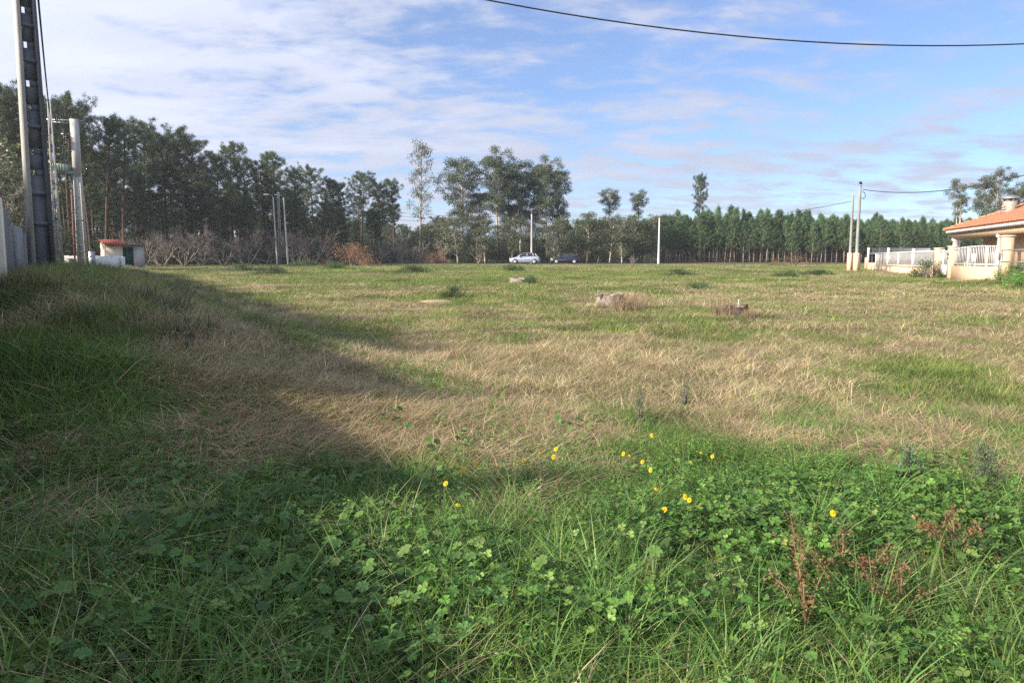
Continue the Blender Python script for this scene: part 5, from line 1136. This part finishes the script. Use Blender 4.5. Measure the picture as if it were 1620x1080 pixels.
# tussocks that break the sward
def tuss(n, y0, y1, seed): 
    X, Y = sample(n, y0, y1); k = clear(X, Y); X, Y = X[k], Y[k]; k = fbm(X * 0.7 + 3, Y * 0.5, seed) > 0.44; return X[k], Y[k]
TS = [tuft(1500 + k, 44, 0.13, (0.08, 0.28), (0.0035, 0.007), (0.6, 2.0), 2, STRAW, None, 'tussock', M['straw']) for k in range(5)]
TF_ = [tuft(1520 + k, 32, 0.22, (0.10, 0.31), (0.008, 0.016), (0.6, 1.9), 2, STRAW, None, 'tussock', M['straw']) for k in range(4)]
TG = [tuft(1540 + k, 34, 0.10, (0.08, 0.26), (0.005, 0.010), (0.4, 1.5), 2, GREEN, None, 'tussock', M['grass']) for k in range(4)]
TGF = [tuft(1560 + k, 24, 0.20, (0.08, 0.30), (0.014, 0.026), (0.4, 1.4), 2, GREEN, None, 'tussock', M['grass']) for k in range(4)]
for nm, lab, V_, n_, y0_, y1_, sd_, dry_ in (('straw_tussocks', 'pale dry tussocks standing out of the near sward', TS, 3600, 5.2, 15, 81, True), ('far_straw_tussocks', 'pale dry tussocks dotted over the far sward', TF_, 4200, 15, 55, 83, True), ('green_tussocks', 'green tussocks standing out of the near sward', TG, 2600, 5.2, 15, 87, False), ('far_green_tussocks', 'green tussocks dotted over the far sward', TGF, 3000, 15, 55, 89, False)):
    X, Y = tuss(n_, y0_, y1_, sd_); p = dryness(X, Y)[0]; s_ = grs.uniform(0, 1, len(X)) < (p if dry_ else 1.1 - p); X, Y = X[s_], Y[s_]
    realize(nm, lab, V_, X, Y, grs, grs.uniform(0.6, 1.25, len(X)), 0.35, 0.3)
RO = [tuft(1580 + k, 9, 0.02, (0.09, 0.20), (0.016, 0.034), (0.6, 1.5), 5, LUSH + [(0.20, 0.24, 0.06), (0.26, 0.22, 0.07)], None, 'rosette', M['herb']) for k in range(5)]
X, Y = zone(1500, 1.8, 9.0, lambda X, Y, px, py: 0.10 + 0.25 * (py > 780)); realize('leaf_rosettes', 'rosettes of long oval leaves among the grass', RO, X, Y, grs, grs.uniform(0.6, 1.2, len(X)), 0.25, 0.3)
# dry stalk litter in the near green
X, Y = zone(1000, 1.8, 7.0, lambda X, Y, px, py: np.clip(0.12 + 0.5 * blob(px, py, 870, 850, 120, 35) + 0.35 * blob(px, py, 1500, 960, 160, 60) + 0.2 * blob(px, py, 250, 900, 300, 200), 0, 1))
realize('straw_litter', 'loose dry stalks lying among the green leaves', [tuft(960 + k, 7, 0.2, (0.12, 0.36), (0.0025, 0.005), (0.5, 2.0), 4, [(0.48, 0.40, 0.25), (0.36, 0.28, 0.17), (0.22, 0.15, 0.10)], None, 'stalk', M['straw']) for k in range(5)], X, Y, grs, grs.uniform(0.6, 1.2, len(X)), 0.2)

# ------------------------------------------------------------------ flowers, dock and single weeds
def flower_meshes(seed):
    rs = np.random.default_rng(seed); st = MB(); pt = MB(); h = 0.25
    pts = [(0, 0, -0.03), (rs.normal(0, .01), rs.normal(0, .01), h * .5), (rs.normal(0, .015), rs.normal(0, .015) - .01, h)]
    st.tube(pts, [0.0025, 0.002, 0.0018], 5, (0.10, 0.17, 0.05)); c = Vector(pts[-1])
    for k in range(5):
        a = rs.uniform(0, 6.28); z = rs.uniform(0.02, 0.16); d = Vector((math.cos(a), math.sin(a), 0.4)); s = Vector((-math.sin(a), math.cos(a), 0))
        st.add([(0, 0, z), tuple(Vector((0, 0, z)) + d * .035 - s * .008), tuple(Vector((0, 0, z)) + d * .07), tuple(Vector((0, 0, z)) + d * .035 + s * .008)], [(0, 1, 2, 3)], (0.08, 0.16, 0.045))
    nrm = Vector((rs.normal(0, .25) - 0.2, rs.normal(0, .25) - 0.45, 1)).normalized(); a_ = nrm.cross(Vector((0, 1, .2))).normalized(); b_ = nrm.cross(a_)
    for ring, (np_, R, w, up) in enumerate(((14, 0.024, 0.008, 0.15), (11, 0.016, 0.007, 0.5))):
        for k in range(np_):
            t = 2 * PI * (k + .5 * ring) / np_; d = (a_ * math.cos(t) + b_ * math.sin(t)); s = nrm.cross(d); d = (d + nrm * up).normalized()
            pt.add([c[:], (c + d * R * .6 - s * w * .5)[:], (c + d * R)[:], (c + d * R * .6 + s * w * .5)[:]], [(0, 1, 2, 3)], (0.85, 0.62, 0.02) if ring == 0 else (0.80, 0.52, 0.015))
    ce = MB().tube([tuple(c - nrm * .004), tuple(c + nrm * .006), tuple(c + nrm * .009)], [0.008, 0.009, 0.003], 8, (0.72, 0.42, 0.012))
    return st.mesh('stem', M['herb']), pt.mesh('petals', M['petal']), ce.mesh('flower_centre', M['petal'])
FM = [flower_meshes(1000 + k) for k in range(4)]
FLOW = [(700, 767, 'lowest left yellow flower on the shade edge'), (727, 800, 'yellow flower standing alone deepest in the shade'), (730, 742, 'large yellow flower at the left of the patch'), (756, 737, 'small yellow flower right beside the large left one'), (824, 733, 'yellow flower left of the trio in the straw'),
        (857, 722, 'left flower of the yellow trio'), (876, 716, 'top flower of the yellow trio'), (879, 727, 'lower flower of the yellow trio'), (983, 722, 'yellow flower midway in the row at the straw edge'), (998, 724, 'tiny yellow bud right of the midway flower'), (1013, 732, 'yellow flower below the midway row'), (1033, 693, 'highest yellow flower out in the straw'),
        (1026, 745, 'small yellow flower right of centre in the herbs'), (1041, 776, 'yellow flower above the bright right one'), (1046, 811, 'bright yellow flower low at the right of the patch'), (1086, 788, 'upper bloom of the right yellow pair'), (1087, 796, 'lower bloom of the right yellow pair'), (1111, 720, 'yellow flower at the right end of the row'), (1124, 725, 'last small yellow flower at the right end'), (1320, 820, 'lone yellow flower far right in the clover')]
for i, (px, py, lab) in enumerate(FLOW):
    Y = depth_at(py, 0.25); X = x_at(px, Y, 0.25); k = 1.0 if i in (0, 1, 2, 5, 6, 7, 13, 14, 19) else 0.8
    t = thing('yellow_flower', lab, 'flower', (X, Y, gz(X, Y)), 0, 'yellow flowers'); hk = 1.05
    t.scale = (k * 0.72, k * 0.72, hk)
    for nm, me in zip(('stem', 'petals', 'flower_centre'), FM[i % 4]): link(nm, me, t)
# rust-brown dock seed heads
def dock(seed, h=0.3):
    rs = np.random.default_rng(seed); st = MB(); sd = MB()
    for k in range(5):
        a = rs.uniform(0, 6.28); l = h * rs.uniform(.7, 1.1); tip = Vector((math.cos(a) * l * .55, math.sin(a) * l * .55, l * rs.uniform(.55, .95)))
        mid_ = tip * .5 + Vector((0, 0, .05)); st.tube([(0, 0, -.02), mid_[:], tip[:]], [.004, .003, .0015], 4, (0.26, 0.17, 0.09))
        for j in range(85):
            v = rs.uniform(.35, 1.05); p = (Vector((0, 0, 0)).lerp(mid_, v * 2) if v < .5 else mid_.lerp(tip, v * 2 - 1)) + Vector(rs.normal(0, .014, 3))
            d = Vector(rs.normal(0, 1, 3)).normalized(); s = d.cross(Vector(rs.normal(0, 1, 3))).normalized(); z = rs.uniform(.008, .018)
            sd.add([p[:], (p + d * z * .5 - s * z * .35)[:], (p + d * z)[:], (p + d * z * .5 + s * z * .35)[:]], [(0, 1, 2, 3)], pick(rs, 1, [(0.17, 0.095, 0.045), (0.125, 0.07, 0.035), (0.23, 0.145, 0.07)])[0])
    return st.mesh('stems', M['herb']), sd.mesh('seed_heads', M['herb'])
DK = [dock(1100 + k) for k in range(3)]
for i, (px, py, k, lab) in enumerate([(1510, 900, 1.0, 'upright rust brown dock seed head at the right in the clover'), (1262, 900, 0.75, 'small rust brown dock head at the left of the dock patch'), (1330, 935, 1.0, 'rust brown dock in the middle of the patch'), (1405, 940, 0.9, 'rust brown dock fallen over right of the patch middle'), (1275, 985, 0.95, 'lowest left rust brown dock head'), (1425, 975, 0.75, 'curled rust brown dock head low on the right'), (1560, 905, 0.5, 'thin rust brown dock stem near the right border'), (882, 800, 0.6, 'brown dead leaf head on the shade edge')]):
    X, Y, z = spot(px, py, 0.05); t = place('dock_plant', lab, 'plant', DK[i % 3], X, Y, i * 2.1, (k * 1.25, k * 1.25, k * (1.35 if i == 0 else 1.05)), 'rust brown dock plants', 0.04, ('stems', 'seed_heads'))
# feathery grey green weeds
for i, (px, py, hpx, lab) in enumerate([(1436, 785, 78, 'left of the two feathery grey green weeds at right'), (1555, 785, 92, 'right one of the two feathery grey green weeds at right'), (1012, 676, 62, 'slim feathery weed in the straw at centre right'), (1083, 650, 62, 'slim feathery weed right of the other in the straw'), (300, 640, 60, 'grey feathery weed in the shaded grass at left')]):
    X, Y, z = spot(px, py); h = hpx * Y / FPX
    place('feathery_weed', lab, 'plant', bush(1200 + i, h * (0.5 if i < 2 else 0.3), h, 1000 if i < 2 else 300, [(0.13, 0.18, 0.10), (0.16, 0.20, 0.12), (0.11, 0.15, 0.085)], (0.018, 0.035), 'leaf', 22, True), X, Y, 0, (0.9, 0.9, 1.15), 'feathery weeds', 0, ('stems', 'foliage'))
for i, (px, py, lab) in enumerate([(505, 915, 'orange fallen leaf in the shaded mallow'), (612, 893, 'small orange brown leaf left of the broad grass'), (500, 882, 'reddish leaf above the orange one')]):
    X, Y, z = spot(px, py, 0.12); rs = np.random.default_rng(i); mb = MB(); leaf_fan(mb, rs, Vector((0, 0, 0)), 5, 0.022, (0.2, -0.5, 1), [(0.45, 0.17, 0.08)])
    o = mb.build('fallen_leaf', M['petal']); o.location = (X, Y, z + 0.13); tag(o, lab, 'leaf', 'fallen leaves')



# ------------------------------------------------------------------ thin winter haze over the whole place
hz = MB().box((0, 90, 14), (420, 420, 36)).build('haze', None)
hm = bpy.data.materials.new('haze_air'); hm.use_nodes = True; ht = hm.node_tree
for n_ in list(ht.nodes):
    if n_.type == 'BSDF_PRINCIPLED': ht.nodes.remove(n_)
pv = N(ht, 'ShaderNodeVolumePrincipled'); pv.inputs['Color'].default_value = (0.86, 0.92, 1.0, 1); pv.inputs['Density'].default_value = 0.00035; pv.inputs['Anisotropy'].default_value = 0.2
L(ht, pv.outputs[0], ht.nodes['Material Output'].inputs['Volume'])
hz.data.materials.append(hm); tag(hz, 'faint bluish winter haze in the air', None, None, 'stuff')

for o_ in COL.objects:
    if o_.parent is not None and o_.name.split('.')[0] in ('twigs', 'seed_heads'): o_['kind'] = 'stuff'
